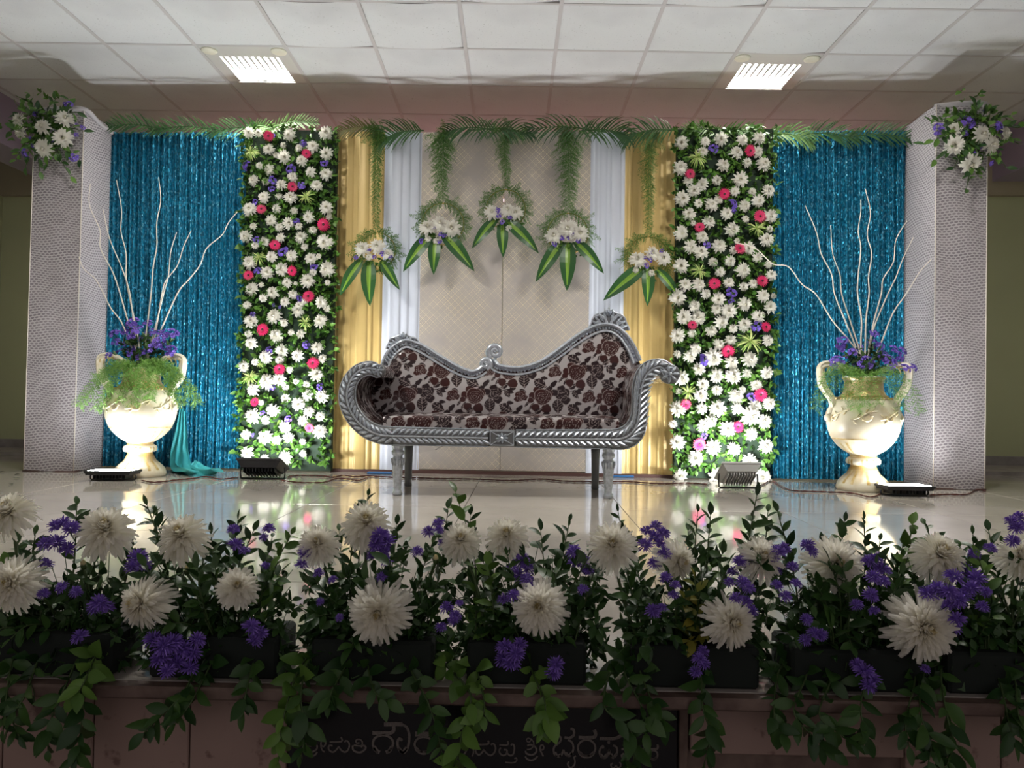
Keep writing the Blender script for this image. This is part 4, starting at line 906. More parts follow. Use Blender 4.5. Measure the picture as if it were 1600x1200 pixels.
# ================================================================ the sofa
def rose_print(u, v):
    """rose print colour for cloth coordinates in metres (arrays)"""
    u = np.asarray(u, float); v = np.asarray(v, float); S = .417 / 650
    bg = np.array((.42, .385, .39)); out = np.tile(bg, (u.size, 1)); U = u.ravel() / S; V = -v.ravel() / S
    mar = np.array((.042, .010, .009)); drk = np.array((.019, .008, .010)); lin = np.array((.32, .26, .25))
    def disc(x, y, cx, cy, rx, ry, an=0, wob=0, nl=5, ph=0):
        dx, dy = x - cx, y - cy; c, s = math.cos(an), math.sin(an); a = dx * c + dy * s; b = -dx * s + dy * c
        th = np.arctan2(b, a); return np.sqrt((a / rx) ** 2 + (b / ry) ** 2) / (1 + wob * np.cos(nl * th + ph)), th
    def leaf(x, y, cx, cy, L, w, an):
        dx, dy = x - cx, y - cy; c, s = math.cos(an), math.sin(an); a = (dx * c + dy * s) / L; b = (-dx * s + dy * c) / w
        return np.abs(b) - (1 - a * a) * (1 - .25 * a), a, b
    for row in (0, 1):
        for wrap_y in (0,):
            xx = np.mod(U - row * 325 + 120, 650) - 0; yy = np.mod(V - row * 240 + 60, 480)
            xx = xx; yy = yy + 240                                 # motif lives in x 0..650, y 240..720, roses about y 400
            for ox in (-650, 0, 650):
                for oy in (-480, 0, 480):
                    x = xx + ox; y = yy + oy
                    m = (x > -120) & (x < 780) & (y > 200) & (y < 600)
                    if not m.any(): continue
                    X, Y_ = x[m], y[m]; o = out[m]
                    def paint(mask, c): o[mask] = c
                    for cx, cy, L, w, an, cc in ((485,465,72,52,1.5,drk),(640,490,72,46,.5,drk),(625,272,44,26,-.6,drk),(652,352,44,26,.9,drk),(150,322,36,18,.4,drk),(195,440,44,12,-.9,drk),(235,465,46,13,-1.0,drk),(680,436,36,18,.1,drk),(405,300,36,26,-.6,drk),(30,330,36,20,.3,drk),(60,530,42,7,-.7,drk)):
                        d, a, b = leaf(X, Y_, cx, cy, L, w, an); paint((d < 0) & (np.abs(a) < 1), cc)
                        if L > 40: paint((d < 0) & (np.abs(a) < .9) & ((np.abs(b) < .05) | (np.abs(np.mod(a * 3 + np.abs(b) * 1.2, 1) - .5) < .06)), lin)
                    for cx, cy, rx, ry, an, cc in ((118,492,40,22,-.8,drk),(700,297,30,20,-.2,drk),(50,300,26,20,0,drk)):
                        d, th = disc(X, Y_, cx, cy, rx, ry, an, .12, 3); paint(d < 1, cc)
                    paint((np.abs(Y_ - 318 + (X - 610) * .22) < 4) & (X > 590) & (X < 690), drk)
                    for cx, cy, q, cc in ((530,345,72,drk),(560,405,46,drk),(455,335,38,drk),(520,300,42,drk),(130,370,58,mar),(95,400,30,mar),(165,385,32,mar)):
                        d, th = disc(X, Y_, cx, cy, q, q * .92, 0, .08, 4, cx); paint(d < 1, cc); paint((d > .93) & (d < 1.0), lin)
                    for cx, cy, q in ((535,345,72),(130,372,58)):
                        d, th = disc(X, Y_, cx, cy, q, q, 0, .1, 5); paint((d < .85) & (np.abs(np.mod(d * 3 + th / 6.283 + .15 * np.sin(th * 3), 1) - .5) < .055), lin)
                    for cx, cy, q in ((245,370,42),(290,318,44),(272,478,42),(375,488,50),(400,345,42),(225,410,30),(340,375,84)):
                        d, th = disc(X, Y_, cx, cy, q, q * .93, 0, .06, 3, cx); paint(d < 1, mar); paint((d > .94) & (d < 1.0), lin)
                    d, th = disc(X, Y_, 345, 385, 84, 76, .2, .10, 5); paint((d < .92) & (np.abs(np.mod(d * 4 + th / 6.283 + .18 * np.sin(th * 3 + d * 4), 1) - .5) < .06), lin)
                    out[m] = o
    return np.concatenate([out, np.ones((out.shape[0], 1))], 1)
SY = 4.27                                     # front plane of the sofa
def sx(px, py, Y=SY): p = W(px, py, Y); return Vector((p.x, p.z))
sofa = thing('carved_sofa', 'silver carved chaise sofa with dark rose print under clear plastic', 'sofa', (W(785, 700, SY).x, 4.5, 0))
c1s = lambda l: [(500 + x / 3.75, 480 + y / 3.75) for x, y in l]
c2s = lambda l: [(780 + x / 3.75, 480 + y / 3.75) for x, y in l]
LO = c1s([(425,806),(350,800),(270,770),(190,708),(133,620),(110,530),(130,430),(190,352),(270,318),(335,328),(370,370)])
LI = c1s([(425,702),(352,694),(285,660),(232,600),(207,530),(215,455),(248,412),(290,398),(315,405),(330,412),(350,408)])
RO = c2s([(655,832),(740,830),(808,800),(852,735),(866,640),(866,550),(872,470),(896,415),(935,398),(958,425),(985,446)])
RI = c2s([(655,716),(705,708),(748,680),(774,625),(778,560),(780,480),(790,420),(815,360),(870,315),(950,305),(1015,338)])
def resample(l, n):
    P = catmull([Vector((x, y, 0)) for x, y in l], 8); d = [0]
    for i in range(1, len(P)): d.append(d[-1] + (P[i] - P[i - 1]).length)
    o = []
    for k in range(n + 1):
        s = d[-1] * k / n; i = max(0, min(len(P) - 2, int(np.searchsorted(d, s)) - 1)); o.append(P[i].lerp(P[i + 1], (s - d[i]) / max(1e-9, d[i + 1] - d[i])))
    return o
def band(out, inn, n=44):
    a = [sx(p.x, p.y) for p in resample(out, n)]; b = [sx(p.x, p.y) for p in resample(inn, n)]; return a, b
def lobe(mb, c, d, nrm_y, L, w, h):
    """carved leaf lobe in the x-z plane, raised towards the viewer"""
    d = Vector((d[0], 0, d[1])).normalized(); s = Vector((-d.z, 0, d.x)); c = Vector((c[0], nrm_y, c[1])); o = Vector((0, -1, 0))
    vs = [c - d * L * .5, c - d * L * .1 + s * w, c + d * L * .3 + s * w * .8, c + d * L * .5 + s * w * .25, c + d * L * .3 - s * w * .45, c - d * L * .1 - s * w * .55, c - d * L * .15 + o * h * .8, c + d * L * .3 + s * w * .25 + o * h]
    mb.add(vs, [(0, 6, 1), (1, 6, 7, 2), (2, 7, 3), (3, 7, 4), (4, 7, 6, 5), (5, 6, 0)])
def feather(a, b, yf, depth, name, par, mat=None, lob=.033, first=2):
    """carved band between two contours: body, spine and leaf lobes on either side"""
    n = len(a) - 1; mb = MB(); vs = []; rows = 6
    for i in range(n + 1):
        for k in range(rows + 1):
            f = k / rows; p = a[i].lerp(b[i], f); bul = .012 * math.sin(PI * f) ** .6; vs.append((p.x, yf - bul, p.y))
        vs.append((b[i].x, yf + depth, b[i].y)); vs.append((a[i].x, yf + depth, a[i].y))
    q = rows + 3; fs = []
    for i in range(n):
        for k in range(q): k2 = (k + 1) % q; fs.append((i * q + k, i * q + k2, (i + 1) * q + k2, (i + 1) * q + k))
    fs.append(tuple(range(q))); fs.append(tuple(n * q + k for k in range(q))[::-1]); mb.add(vs, fs)
    o = mb.build(name, mat or M['silver_dark'], par)
    mid = [a[i].lerp(b[i], .5) for i in range(n + 1)]; L = sum((mid[i + 1] - mid[i]).length for i in range(n)); cnt = max(3, int(L / lob))
    m2 = MB(); m2.tube([Vector((p.x, yf - .012, p.y)) for p in mid], lambda s: .0055, 6)
    for e, sgn in ((a, 1), (b, -1)):
        m2.tube([Vector((p.x, yf - .001, p.y)) for p in e], .0035, 5)
        for k in range(cnt):
            f = (k + .5) / cnt * n; i = min(n - 1, int(f)); fr_ = f - i; m = mid[i].lerp(mid[i + 1], fr_); ed = e[i].lerp(e[i + 1], fr_); tg = (mid[i + 1] - mid[i]); tg = tg.normalized() if tg.length > 1e-9 else Vector((1, 0)); ac = ed - m; w = ac.length
            c = m + ac * .46; d = ac.normalized() * .62 + tg * .95; lobe(m2, c, d, yf - .009, w * 1.35, .0125, .014)
    m2.build('feather_carving', M['silver'], o, False, 'stuff'); return o
def arm(out, inn, name):
    a, b = band(out, inn); o = feather(a, b, SY, .035, name, sofa)
    n = len(a) - 1; poly = [a[i].lerp(b[i], .06) for i in range(n + 1)] + [b[i].lerp(a[i], .04) for i in range(n, -1, -1)]
    P = []; L = [0]
    for i in range(len(poly)):
        q = poly[i]; P.append(q)
    dense = []
    for i in range(len(P)):
        p, q = P[i], P[(i + 1) % len(P)]; m = max(1, int((q - p).length / .006))
        for k in range(m): dense.append(p.lerp(q, k / m))
    d = [0]
    for i in range(1, len(dense)): d.append(d[-1] + (dense[i] - dense[i - 1]).length)
    ny = 100; y0, y1 = SY + .03, 4.83; mb = MB(); mb.v = []; N = len(dense); us = []; vs = []
    for j in range(ny + 1):
        y = y0 + (y1 - y0) * j / ny
        for i, p in enumerate(dense): mb.v.append((p.x, y, p.y)); us.append(y * 1.0); vs.append(d[i])
    for j in range(ny):
        for i in range(N):
            i2 = (i + 1) % N; mb.f.append((j * N + i, j * N + i2, (j + 1) * N + i2, (j + 1) * N + i)); mb.m.append(0)
    mb.f.append(tuple(range(N))[::-1]); mb.m.append(0); mb.f.append(tuple(ny * N + k for k in range(N))); mb.m.append(0)
    mb.col = rose_print(np.array(us), np.array(vs) + .1); mb.build('arm_upholstery', M['fab'], o); return o
armL = arm(LO, LI, 'scroll_arm'); armR = arm(RO, RI, 'scroll_arm')
# rosettes that finish the scrolls
def rosette(c, y, q, par):
    mb = MB(); mb.lathe([(q, -.03), (q, .008), (q * .9, .013), (.001, .013)], 24)
    mb.v = [(c.x + v[0], y - v[2], c.y + v[1]) for v in mb.v]
    o = mb.build('rosette', M['silver_dark'], par, False); mb = MB()
    for k in range(7):
        an = 2 * PI * k / 7; d = Vector((math.cos(an), math.sin(an))); lobe(mb, c + d * q * .52, d, y - .012, q * .85, q * .24, .014)
    mb.ball((c.x, y - .018, c.y), q * .2, 8, 5); mb.build('rosette_petals', M['silver'], o, False)
rosette(sx(780 + 1000 / 3.75, 480 + 392 / 3.75), SY - .002, .055, armR)
rosette(sx(500 + 345 / 3.75, 480 + 370 / 3.75), SY - .002, .034, armL)
# front rail
def rail(x0, x1, yt0, yt1, yb0, yb1, rev=False):
    n = 30; top = [sx(x0 + (x1 - x0) * i / n, yt0 + (yt1 - yt0) * i / n) for i in range(n + 1)]; bot = [sx(x0 + (x1 - x0) * i / n, yb0 + (yb1 - yb0) * i / n) for i in range(n + 1)]
    if rev: top, bot = top[::-1], bot[::-1]
    return feather(top, bot, SY, .05, 'front_rail', sofa)
rail(614, 763, 667, 671, 695, 697.5); rail(806, 954, 672, 671, 698.5, 701)
a, b = sx(764, 671), sx(805, 698); cx, cz = (a.x + b.x) / 2, (a.y + b.y) / 2
mb = MB(); mb.bbox((cx, SY + .02, cz), (b.x - a.x, .055, a.y - b.y), .004); blk = mb.build('centre_block', M['silver_dark'], sofa, False)
mb = MB(); hw, hh = (b.x - a.x) / 2 - .008, (a.y - b.y) / 2 - .008; y = SY - .009
for p, q in (((-hw, -hh), (hw, -hh)), ((hw, -hh), (hw, hh)), ((hw, hh), (-hw, hh)), ((-hw, hh), (-hw, -hh)), ((-hw, -hh), (hw, hh)), ((-hw, hh), (hw, -hh))): mb.tube([(cx + p[0], y, cz + p[1]), (cx + q[0], y, cz + q[1])], .0028, 5)
for k in range(8):
    an = 2 * PI * k / 8; d = Vector((math.cos(an), math.sin(an) * .8)); lobe(mb, Vector((cx, cz)) + d * .021, d, y, .032, .009, .012)
mb.ball((cx, y - .008, cz), .008, 8, 5); mb.build('block_flower', M['silver'], blk, False)
mb = MB(); p, q = sx(600, 690), sx(968, 690); mb.bbox(((p.x + q.x) / 2, SY + .29, .305), (q.x - p.x, .5, .05), .006); mb.build('seat_frame', M['silver_dark'], sofa, False)
# seat
xl, xr = sx(598, 660).x, sx(968, 660).x; nx, ny = int((xr - xl) / .0037), 150
def seat_pt(i, j):
    u, v = i / nx, j / ny; s = v * .62
    if s < .07: y, z = SY + .008 + .0 * s, .352 + s
    elif s < .11: a_ = (s - .07) / .04 * PI / 2; y, z = SY + .008 + .026 * (1 - math.cos(a_)), .422 + .026 * math.sin(a_)
    else: y = SY + .034 + (s - .11); z = .448 + .012 * math.sin(PI * min(1, (s - .11) / .5))
    return (xl + (xr - xl) * u, y, z - .006 * (1 - math.sin(PI * u) ** .3))
mb = MB(); mb.v = [seat_pt(i, j) for j in range(ny + 1) for i in range(nx + 1)]; mb.f = [(j * (nx + 1) + i, j * (nx + 1) + i + 1, (j + 1) * (nx + 1) + i + 1, (j + 1) * (nx + 1) + i) for j in range(ny) for i in range(nx)]; mb.m = [0] * len(mb.f)
ar = np.array(mb.v); jj = np.repeat(np.arange(ny + 1) / ny * .62, nx + 1); mb.col = rose_print(ar[:, 0] + .09, jj + .045); mb.build('seat', M['fab'], sofa)
# backrest
def by(z): return 4.74 + .14 * max(0, z - .40)
def bx(px, py):
    Y = 4.78; p = W(px, py, Y)
    for _ in range(3): Y = by(p.z); p = W(px, py, Y)
    return p
TL_ = [(603,572),(609,558),(619,546),(634,538),(648,541),(663,548),(687,563),(713,578),(735,586),(748,584),(758,577)]
TR_ = [(767,561),(769,568),(777,576),(799,580),(820,579),(847,570),(873,553),(897,535),(919,521),(940,513),(958,515),(973,526),(985,544),(995,566)]
PL, PR = catmull([bx(*p) for p in TL_], 8), catmull([bx(*p) for p in TR_], 8)
EX = [bx(566, 596), bx(574, 584), bx(588, 577)]; xs_ = np.array([p.x for p in EX + PL + PR]); zs_ = np.array([p.z for p in EX + PL + PR]); od = np.argsort(xs_); xs_, zs_ = xs_[od], zs_[od]
x0, x1 = bx(566, 600).x, bx(1000, 600).x; nx = int((x1 - x0) / .0037); nz = 150; pts = []; us = []; vs = []
for j in range(nz + 1):
    for i in range(nx + 1):
        x = x0 + (x1 - x0) * i / nx; zt = float(np.interp(x, xs_, zs_)); v = j / nz; z = .40 + (zt - .40) * v
        bul = .048 * math.sin(PI * min(1, .08 + .9 * v)) ** .7 * min(1, math.sin(PI * i / nx) * 3)
        pts.append((x, by(z) - bul, z)); us.append(x); vs.append(z)
mb = MB(); mb.v = pts; mb.f = [(j * (nx + 1) + i, j * (nx + 1) + i + 1, (j + 1) * (nx + 1) + i + 1, (j + 1) * (nx + 1) + i) for j in range(nz) for i in range(nx)]; mb.m = [0] * len(mb.f)
mb.col = rose_print(np.array(us) + .035, np.array(vs) + .005); mb.build('backrest', M['fab'], sofa)
mb = MB(); n = 60
for s_ in (0, 1):
    mb.v += [(x0 + (x1 - x0) * i / n, by(z) + .025 + .03 * s_, z) for z_ in (0, 1) for i in range(n + 1) for z in [(.3 if z_ == 0 else float(np.interp(x0 + (x1 - x0) * i / n, xs_, zs_)))]]
    b0 = s_ * 2 * (n + 1); mb.f += [(b0 + i, b0 + i + 1, b0 + n + 2 + i, b0 + n + 1 + i) for i in range(n)]
mb.m = [0] * len(mb.f); mb.build('back_board', M['silver_dark'], sofa)
def moulding(P, name):
    N = len(P); mb = MB(); pr = [(-.032, .03), (-.032, -.010), (-.025, -.030), (-.014, -.027), (-.011, -.006), (.009, -.006), (.012, -.027), (.022, -.036), (.033, -.024), (.036, .03)]; q = len(pr); vs = []
    for i in range(N):
        t = (P[min(N - 1, i + 1)] - P[max(0, i - 1)]); t = Vector((t.x, 0, t.z)).normalized(); nn = Vector((-t.z, 0, t.x))
        for a_, y in pr: vs.append(P[i] + nn * a_ + Vector((0, y, 0)))
    fs = [(i * q + k, i * q + (k + 1) % q, (i + 1) * q + (k + 1) % q, (i + 1) * q + k) for i in range(N - 1) for k in range(q)]; fs += [tuple(range(q)), tuple((N - 1) * q + k for k in range(q))[::-1]]
    mb.add(vs, fs); o = mb.build(name, M['silver'], sofa, False)
    m2 = MB(); d = 0; last = P[0]
    for i in range(1, N):
        d += (P[i] - P[i - 1]).length
        if d > .014: d = 0; m2.ball(P[i] + Vector((0, -.010, 0)), .0085, 6, 4)
    m2.build('bead_row', M['silver'], o, True, 'stuff'); return o
mL, mR = moulding(PL, 'top_moulding'), moulding(PR, 'top_moulding')
def volute(c, q, a0, sg, par):
    P = []; n = 40
    for i in range(n + 1):
        f = i / n; an = a0 + sg * f * 3.3 * PI; rr = q * (1 - .8 * f); P.append(c + Vector((rr * math.cos(an), -.012 - .012 * f, rr * math.sin(an))))
    mb = MB(); mb.tube(P, lambda s: .021 * (1 - .55 * s), 8); mb.ball(c + Vector((0, -.024, 0)), .010, 10, 6); mb.build('volute', M['silver'], par)
volute(bx(759, 569), .036, -1.35, 1, mL); volute(bx(774, 550), .046, PI + 1.0, -1, mR)
def crest(px, py, rx, rz, par, lean=0.0):
    """domed carved cresting: a shell of curled leaves on a half-round ground"""
    c = bx(px, py); mb = MB(); y = c.y; n = 20
    prof = lambda a: (1 + .10 * abs(math.cos(a * 4)) - .05)
    vs = [Vector((c.x + math.cos(k / n * PI) * rx * prof(k / n * PI) + lean * math.sin(k / n * PI), y + .012, c.z - .02 + math.sin(k / n * PI) * rz * prof(k / n * PI))) for k in range(n + 1)]
    m = n + 1; mb.add(vs + [v + Vector((0, -.024, 0)) for v in vs], [tuple(range(m)), tuple(range(2 * m - 1, m - 1, -1))] + [(k, k + 1, k + m + 1, k + m) for k in range(n)]); g = mb.build('crest_carving', M['silver_dark'], par, False)
    mb = MB(); mb.tube([v + Vector((0, -.022, 0)) for v in vs], .006, 6)
    for sg in (-1, 1):
        P = [Vector((c.x + lean * .6 + sg * rx * (.10 + .33 * (1 - math.cos(q))) , y - .016, c.z + rz * (.05 + .55 * math.sin(q * .9)))) for q in np.linspace(0, 2.4, 10)]; mb.tube(P, lambda s: .011 * (1 - .6 * s), 6)
        P = [Vector((c.x + lean * .3 + sg * (rx * .55 + .016 * math.cos(q)), y - .018, c.z + rz * .12 + .016 * math.sin(q))) for q in np.linspace(0, 5.5, 12)]; mb.tube(P, lambda s: .007, 6)
        for q in range(5):
            an = PI / 2 - sg * (.25 + q * .27); d = Vector((math.cos(an), math.sin(an))); lobe(mb, Vector((c.x + lean * .7 + d.x * rx * .74, c.z - .02 + d.y * rz * .74)), d, y - .016, rz * .55, .012, .014)
    for q in range(3): lobe(mb, Vector((c.x + lean + (q - 1) * .014, c.z - .02 + rz * (1.02 - .1 * abs(q - 1)))), Vector(((q - 1) * .5, 1)), y - .012, rz * .5, .011, .02)
    mb.build('crest_relief', M['silver'], g, False)
crest(951, 511, .122, .118, mR); crest(633, 541, .11, .088, mL, -.01)
mb = MB()
for k in range(6):
    c = bx(606 + k * 3.2, 566 - k * 4.6); lobe(mb, Vector((c.x, c.z)), Vector((-.6, 1)), c.y - .026, .05, .011, .014)
mb.build('crest_leaf', M['silver'], mL, False)
# legs
def leg(x, y, zt, tilt=0.0, plain_=False):
    pr = [(.022, 0), (.028, .004), (.028, .018), (.021, .026), (.020, .04), (.0215, .05), (.033, .195), (.034, .205), (.026, .212), (.026, .222), (.036, .232), (.036, .245), (.028, .255), (.034, .268), (.037, zt)]
    if plain_: pr = [(.018, 0), (.024, .004), (.022, .03), (.026, .2), (.03, zt)]
    mb = MB(); mb.lathe(pr, 40, (x, y, 0), mod=(None if plain_ else (lambda i, a: 1 - (.10 * (math.cos(a * 10) > .2) if 5 <= i <= 6 else 0) - (.06 * (math.cos(a * 8) > 0) if i in (13, 14) else 0))))
    mb.v = [(v[0] + tilt * (1 - v[2] / zt), v[1], v[2]) for v in mb.v]
    o = mb.build('leg', M['silver'] if not plain_ else M['silver_dark'], sofa)
    if not plain_:
        m2 = MB()
        for k in range(10):
            an = 2 * PI * k / 10; d = Vector((math.cos(an), math.sin(an), 0)); p = Vector((x, y, .2)) + d * .033
            m2.tube([p + Vector((0, 0, .004)), p + d * .004 - Vector((0, 0, .012)), p - d * .003 - Vector((0, 0, .035))], lambda s: .006 * (1 - .7 * s), 5)
        m2.build('leaf_collar', M['silver'], o, True, 'stuff')
for px in (617, 948): leg(FL(px, 776).x, SY + .045, .285)
for px, tl in ((638, .03), (930, -.03)): leg(W(px, 740, 4.74).x, 4.74, .285, -tl * 0, True)
# loose sheets of clear plastic hanging under the rail
for x0_, x1_, dz_, sd in ((648, 722, .035, 1), (812, 962, .05, 2)):
    a, b = sx(x0_, 699), sx(x1_, 699); mb = MB()
    mb.grid(lambda u, v: Vector((a.x + (b.x - a.x) * u, SY + .035 + .004 * math.sin(u * 23 + v * 5 + sd) - .01 * v, .285 - (dz_ + .010 * math.sin(u * 7 + sd)) * v)), 40, 6); mb.build('plastic_sheet', M['clear'], sofa)
# ================================================================ floodlights and cables
def xform(mb, Mx): mb.v = [tuple(Mx @ Vector(v)) for v in mb.v]; return mb
def flood(label, px, py, yaw, tilt, w, h, m, seed, z=0.0, slim=False):
    """floodlight: finned housing, glass face along local +Z, yoke on the floor"""
    c = FL(px, py); t = thing('floodlight', label, 'floodlight', (c.x, c.y, 0), 'stage floodlights')
    T = Matrix.Translation((c.x, c.y, z)) @ Matrix.Rotation(yaw, 4, 'Z') @ Matrix.Rotation(-tilt, 4, 'X')
    D = .022 if slim else .05; tp = .97 if slim else .8
    mb = MB()
    # tapered body from the back plate to the rim
    a, b = (w / 2 * tp, h / 2 * tp), (w / 2, h / 2); vs = [(sx_ * a[0], sy_ * a[1], -D) for sx_, sy_ in ((-1, -1), (1, -1), (1, 1), (-1, 1))] + [(sx_ * b[0], sy_ * b[1], -.008) for sx_, sy_ in ((-1, -1), (1, -1), (1, 1), (-1, 1))]
    mb.add(vs, [(3, 2, 1, 0), (0, 1, 5, 4), (1, 2, 6, 5), (2, 3, 7, 6), (3, 0, 4, 7)]); xform(mb, T).build('housing', m, t, False)
    mb = MB(); r_ = .012
    for x0, x1, y0, y1 in ((-w / 2 - .006, w / 2 + .006, -h / 2 - .006, -h / 2 + r_), (-w / 2 - .006, w / 2 + .006, h / 2 - r_, h / 2 + .006), (-w / 2 - .006, -w / 2 + r_, -h / 2 + r_, h / 2 - r_), (w / 2 - r_, w / 2 + .006, -h / 2 + r_, h / 2 - r_)): mb.bbox(((x0 + x1) / 2, (y0 + y1) / 2, -.002), (x1 - x0, y1 - y0, .014), .003)
    xform(mb, T).build('rim', m, t, False)
    mb = MB(); mb.box((0, 0, .004 if slim else -.002), (w - 2 * r_, h - 2 * r_, .004)); xform(mb, T).build('glass', M['flood_low' if slim else 'flood'], t, False)
    for k in range(11):
        mb = MB(); mb.bbox((-w * .36 + w * .72 * k / 10, 0, -D - .012), (.004, h * .7, .026), .001); xform(mb, T).build('cooling_fin', m, t, False)
    mb = MB()
    hz = (T @ Vector((0, 0, -.025))).z
    for s_ in (-1, 1):
        p = T @ Vector((s_ * (w / 2 + .002), 0, -.025)); q = Vector((p.x, p.y, .004)); o = Vector((0, .012, 0))
        mb.tube([p, (p + q) / 2 + Vector((s_ * .004, 0, 0)), q], .005, 6)
    a = T @ Vector((-(w / 2), 0, -.025)); b = T @ Vector((w / 2, 0, -.025)); a.z = b.z = .004; mb.tube([a, b], .004, 6); mb.build('yoke', M['black'], t)
    return t
flood('slim black floodlight on the floor before the left vase', 177, 750, 0.08, .03, .27, .17, M['black'], 1, .058, True)
flood('slim black floodlight on the floor before the right vase', 1413, 774, -.02, .03, .27, .17, M['black'], 2, .058, True)
flood('black finned floodlight facing the left flower wall', 411, 748, .02, .38, .28, .20, M['black'], 3, .10)
flood('pale grey floodlight tilted up at the right flower wall', 1152, 762, .06, .62, .24, .19, M['greyplastic'], 4, .11)
def cable(label, pts, r_=.0045):
    P = catmull([FL(x, y) + Vector((0, 0, .006)) for x, y in pts], 8); mb = MB()
    for ph in (0, PI):
        Q = []; d = 0
        for i, p in enumerate(P):
            if i: d += (P[i] - P[i - 1]).length
            t = (P[min(i + 1, len(P) - 1)] - P[max(0, i - 1)]).normalized(); s = t.cross(Vector((0, 0, 1))); Q.append(p + (s * math.cos(d * 60 + ph) + Vector((0, 0, 1)) * math.sin(d * 60 + ph)) * r_ * .6)
        mb.tube(Q, r_ * .65, 5)
    tag(mb.build('twisted_cable', M['cable']), label, 'cable', 'floodlight cables')
cable('brown twisted cable from the left vase floodlight to the black floodlight', [(222, 752), (240, 755), (270, 752), (300, 749), (322, 746), (345, 750), (372, 747)])
cable('brown twisted cable looping right from the black floodlight', [(450, 746), (470, 744), (505, 745), (520, 747), (535, 744), (552, 746), (575, 745), (612, 747), (650, 748)])
cable('lower twisted cable from the black floodlight meeting at the gold curtain', [(440, 752), (465, 755), (505, 755), (525, 749), (545, 750), (560, 752), (575, 747)])
cable('long twisted cable lying behind the sofa legs', [(652, 748), (690, 749), (740, 750), (800, 752), (845, 750), (880, 753), (930, 754), (980, 754), (1030, 757), (1072, 756), (1105, 758)])
cable('reddish twisted cable between the grey floodlight and the right vase', [(1182, 762), (1195, 757), (1205, 752), (1222, 762), (1240, 768), (1290, 770), (1330, 772), (1360, 778), (1376, 773)])
cable('twisted cable running right past the right pillar foot', [(1452, 775), (1480, 774), (1510, 774), (1526, 767), (1540, 769)])
r = random.Random(14)
for k, (x, y) in enumerate(((20, 748), (32, 742), (8, 738), (15, 757), (40, 735))):
    p = FL(x, y); mb = MB(); leaf_shape(mb, .04, .012, .1, .2, 0, 4, Matrix.Translation((p.x, p.y, .006)) @ Matrix.Rotation(r.uniform(0, 6), 4, 'Z')); 
    tag(mb.build('fallen_leaf', M['brownleaf']), ['fallen leaf nearest the left pillar corner', 'fallen leaf second from the left pillar, a little behind', 'fallen leaf farthest left near the frame edge', 'fallen leaf lying nearest the camera by the left pillar', 'fallen leaf touching the shadow of the left pillar foot'][k], 'leaf', 'fallen leaves by the left pillar')
# ================================================================ planters along the stage edge
PC = [92, 340, 586, 823, 1082, 1331, 1535]
BX = [(-8, 186), (243, 440), (492, 680), (731, 914), (984, 1180), (1229, 1430), (1470, 1640)]
PLB = ['at the left end of the stage edge', 'second from the left, with a big low bunch of violet asters', 'third from the left, with a large chrysanthemum facing straight out', 'in the middle of the stage edge, left of the yellowing leaves', 'third from the right, with yellowing leaves', 'second from the right on the stage edge', 'at the right end of the stage edge']
planters = []
for k, (a, b) in enumerate(BX):
    p, q = W(a, 1040, 1.53), W(b, 1040, 1.53); cx = (p.x + q.x) / 2; w = q.x - p.x
    t = thing('flower_planter', 'flower planter ' + PLB[k], 'planter', (cx, 1.565, 0), 'flower planters along the stage edge'); planters.append((t, cx, w))
    mb = MB(); mb.bbox((cx, 1.565, .040), (w, .13, .080), .006); mb.build('foam_block', M['foam'], t, False)
def owner(px): return planters[min(range(7), key=lambda i: abs(PC[i] - px))]
def root(t, cx, w, p, r): return Vector((max(cx - w * .44, min(cx + w * .44, p.x * .6 + cx * .4 + r.uniform(-.02, .02))), 1.565 + r.uniform(-.045, .045), .078))
r = random.Random(99)
CH = [(15,800,37,-.3,.8,1),(18,912,44,.1,.25,3),(165,828,44,.25,.75,1),(284,838,43,-.1,.7,2),(222,942,44,-.55,.15,2),(371,917,34,.3,.5,1),(497,850,33,0,.55,3),(572,818,42,.1,.65,2),(592,957,50,0,.05,0),(720,845,33,.05,.65,1),(792,838,36,-.05,.6,2),(842,948,44,-.15,.25,3),(957,853,40,-.1,.45,3),(1058,877,36,.7,.05,2),(1190,872,36,.1,.5,3),(1143,972,41,.35,.15,0),(1306,883,46,.05,.3,3),(1468,868,42,.15,.75,1),(1443,980,53,.05,.08,0),(1592,870,34,.2,.5,2)]
def stem(t, a, b, rad=.0032, name='stem'):
    m = a.lerp(b, .5) + Vector((r.uniform(-.012, .012), r.uniform(-.012, .012), .01)); mb = MB(); mb.tube(catmull([a, m, b], 5), rad, 5); return mb.build(name, M['stem'], t)
for px, py, q, dx, dz, vr in CH:
    t, cx, w = owner(px); Y = 1.445 + (0 if py > 900 else .09) + r.uniform(-.02, .02); p = W(px, py, Y); d = Vector((dx, -1 + .35 * dz, dz * 1.15))
    s = stem(t, root(t, cx, w, p, r), p - d.normalized() * .012)
    inst('chrysanthemum', BIG[vr], aim(p - d.normalized() * .2 * q * Y / 1200, d, r.uniform(0, 6), q * Y / 1200 * 1.12), t)
for px, py in ((131, 886), (292, 895), (681, 878), (575, 1005)):
    t, cx, w = owner(px); p = W(px, py, 1.55); stem(t, root(t, cx, w, p, r), p); inst('bud', BUD, aim(p, (0, -.3, 1), 0, .017), t)
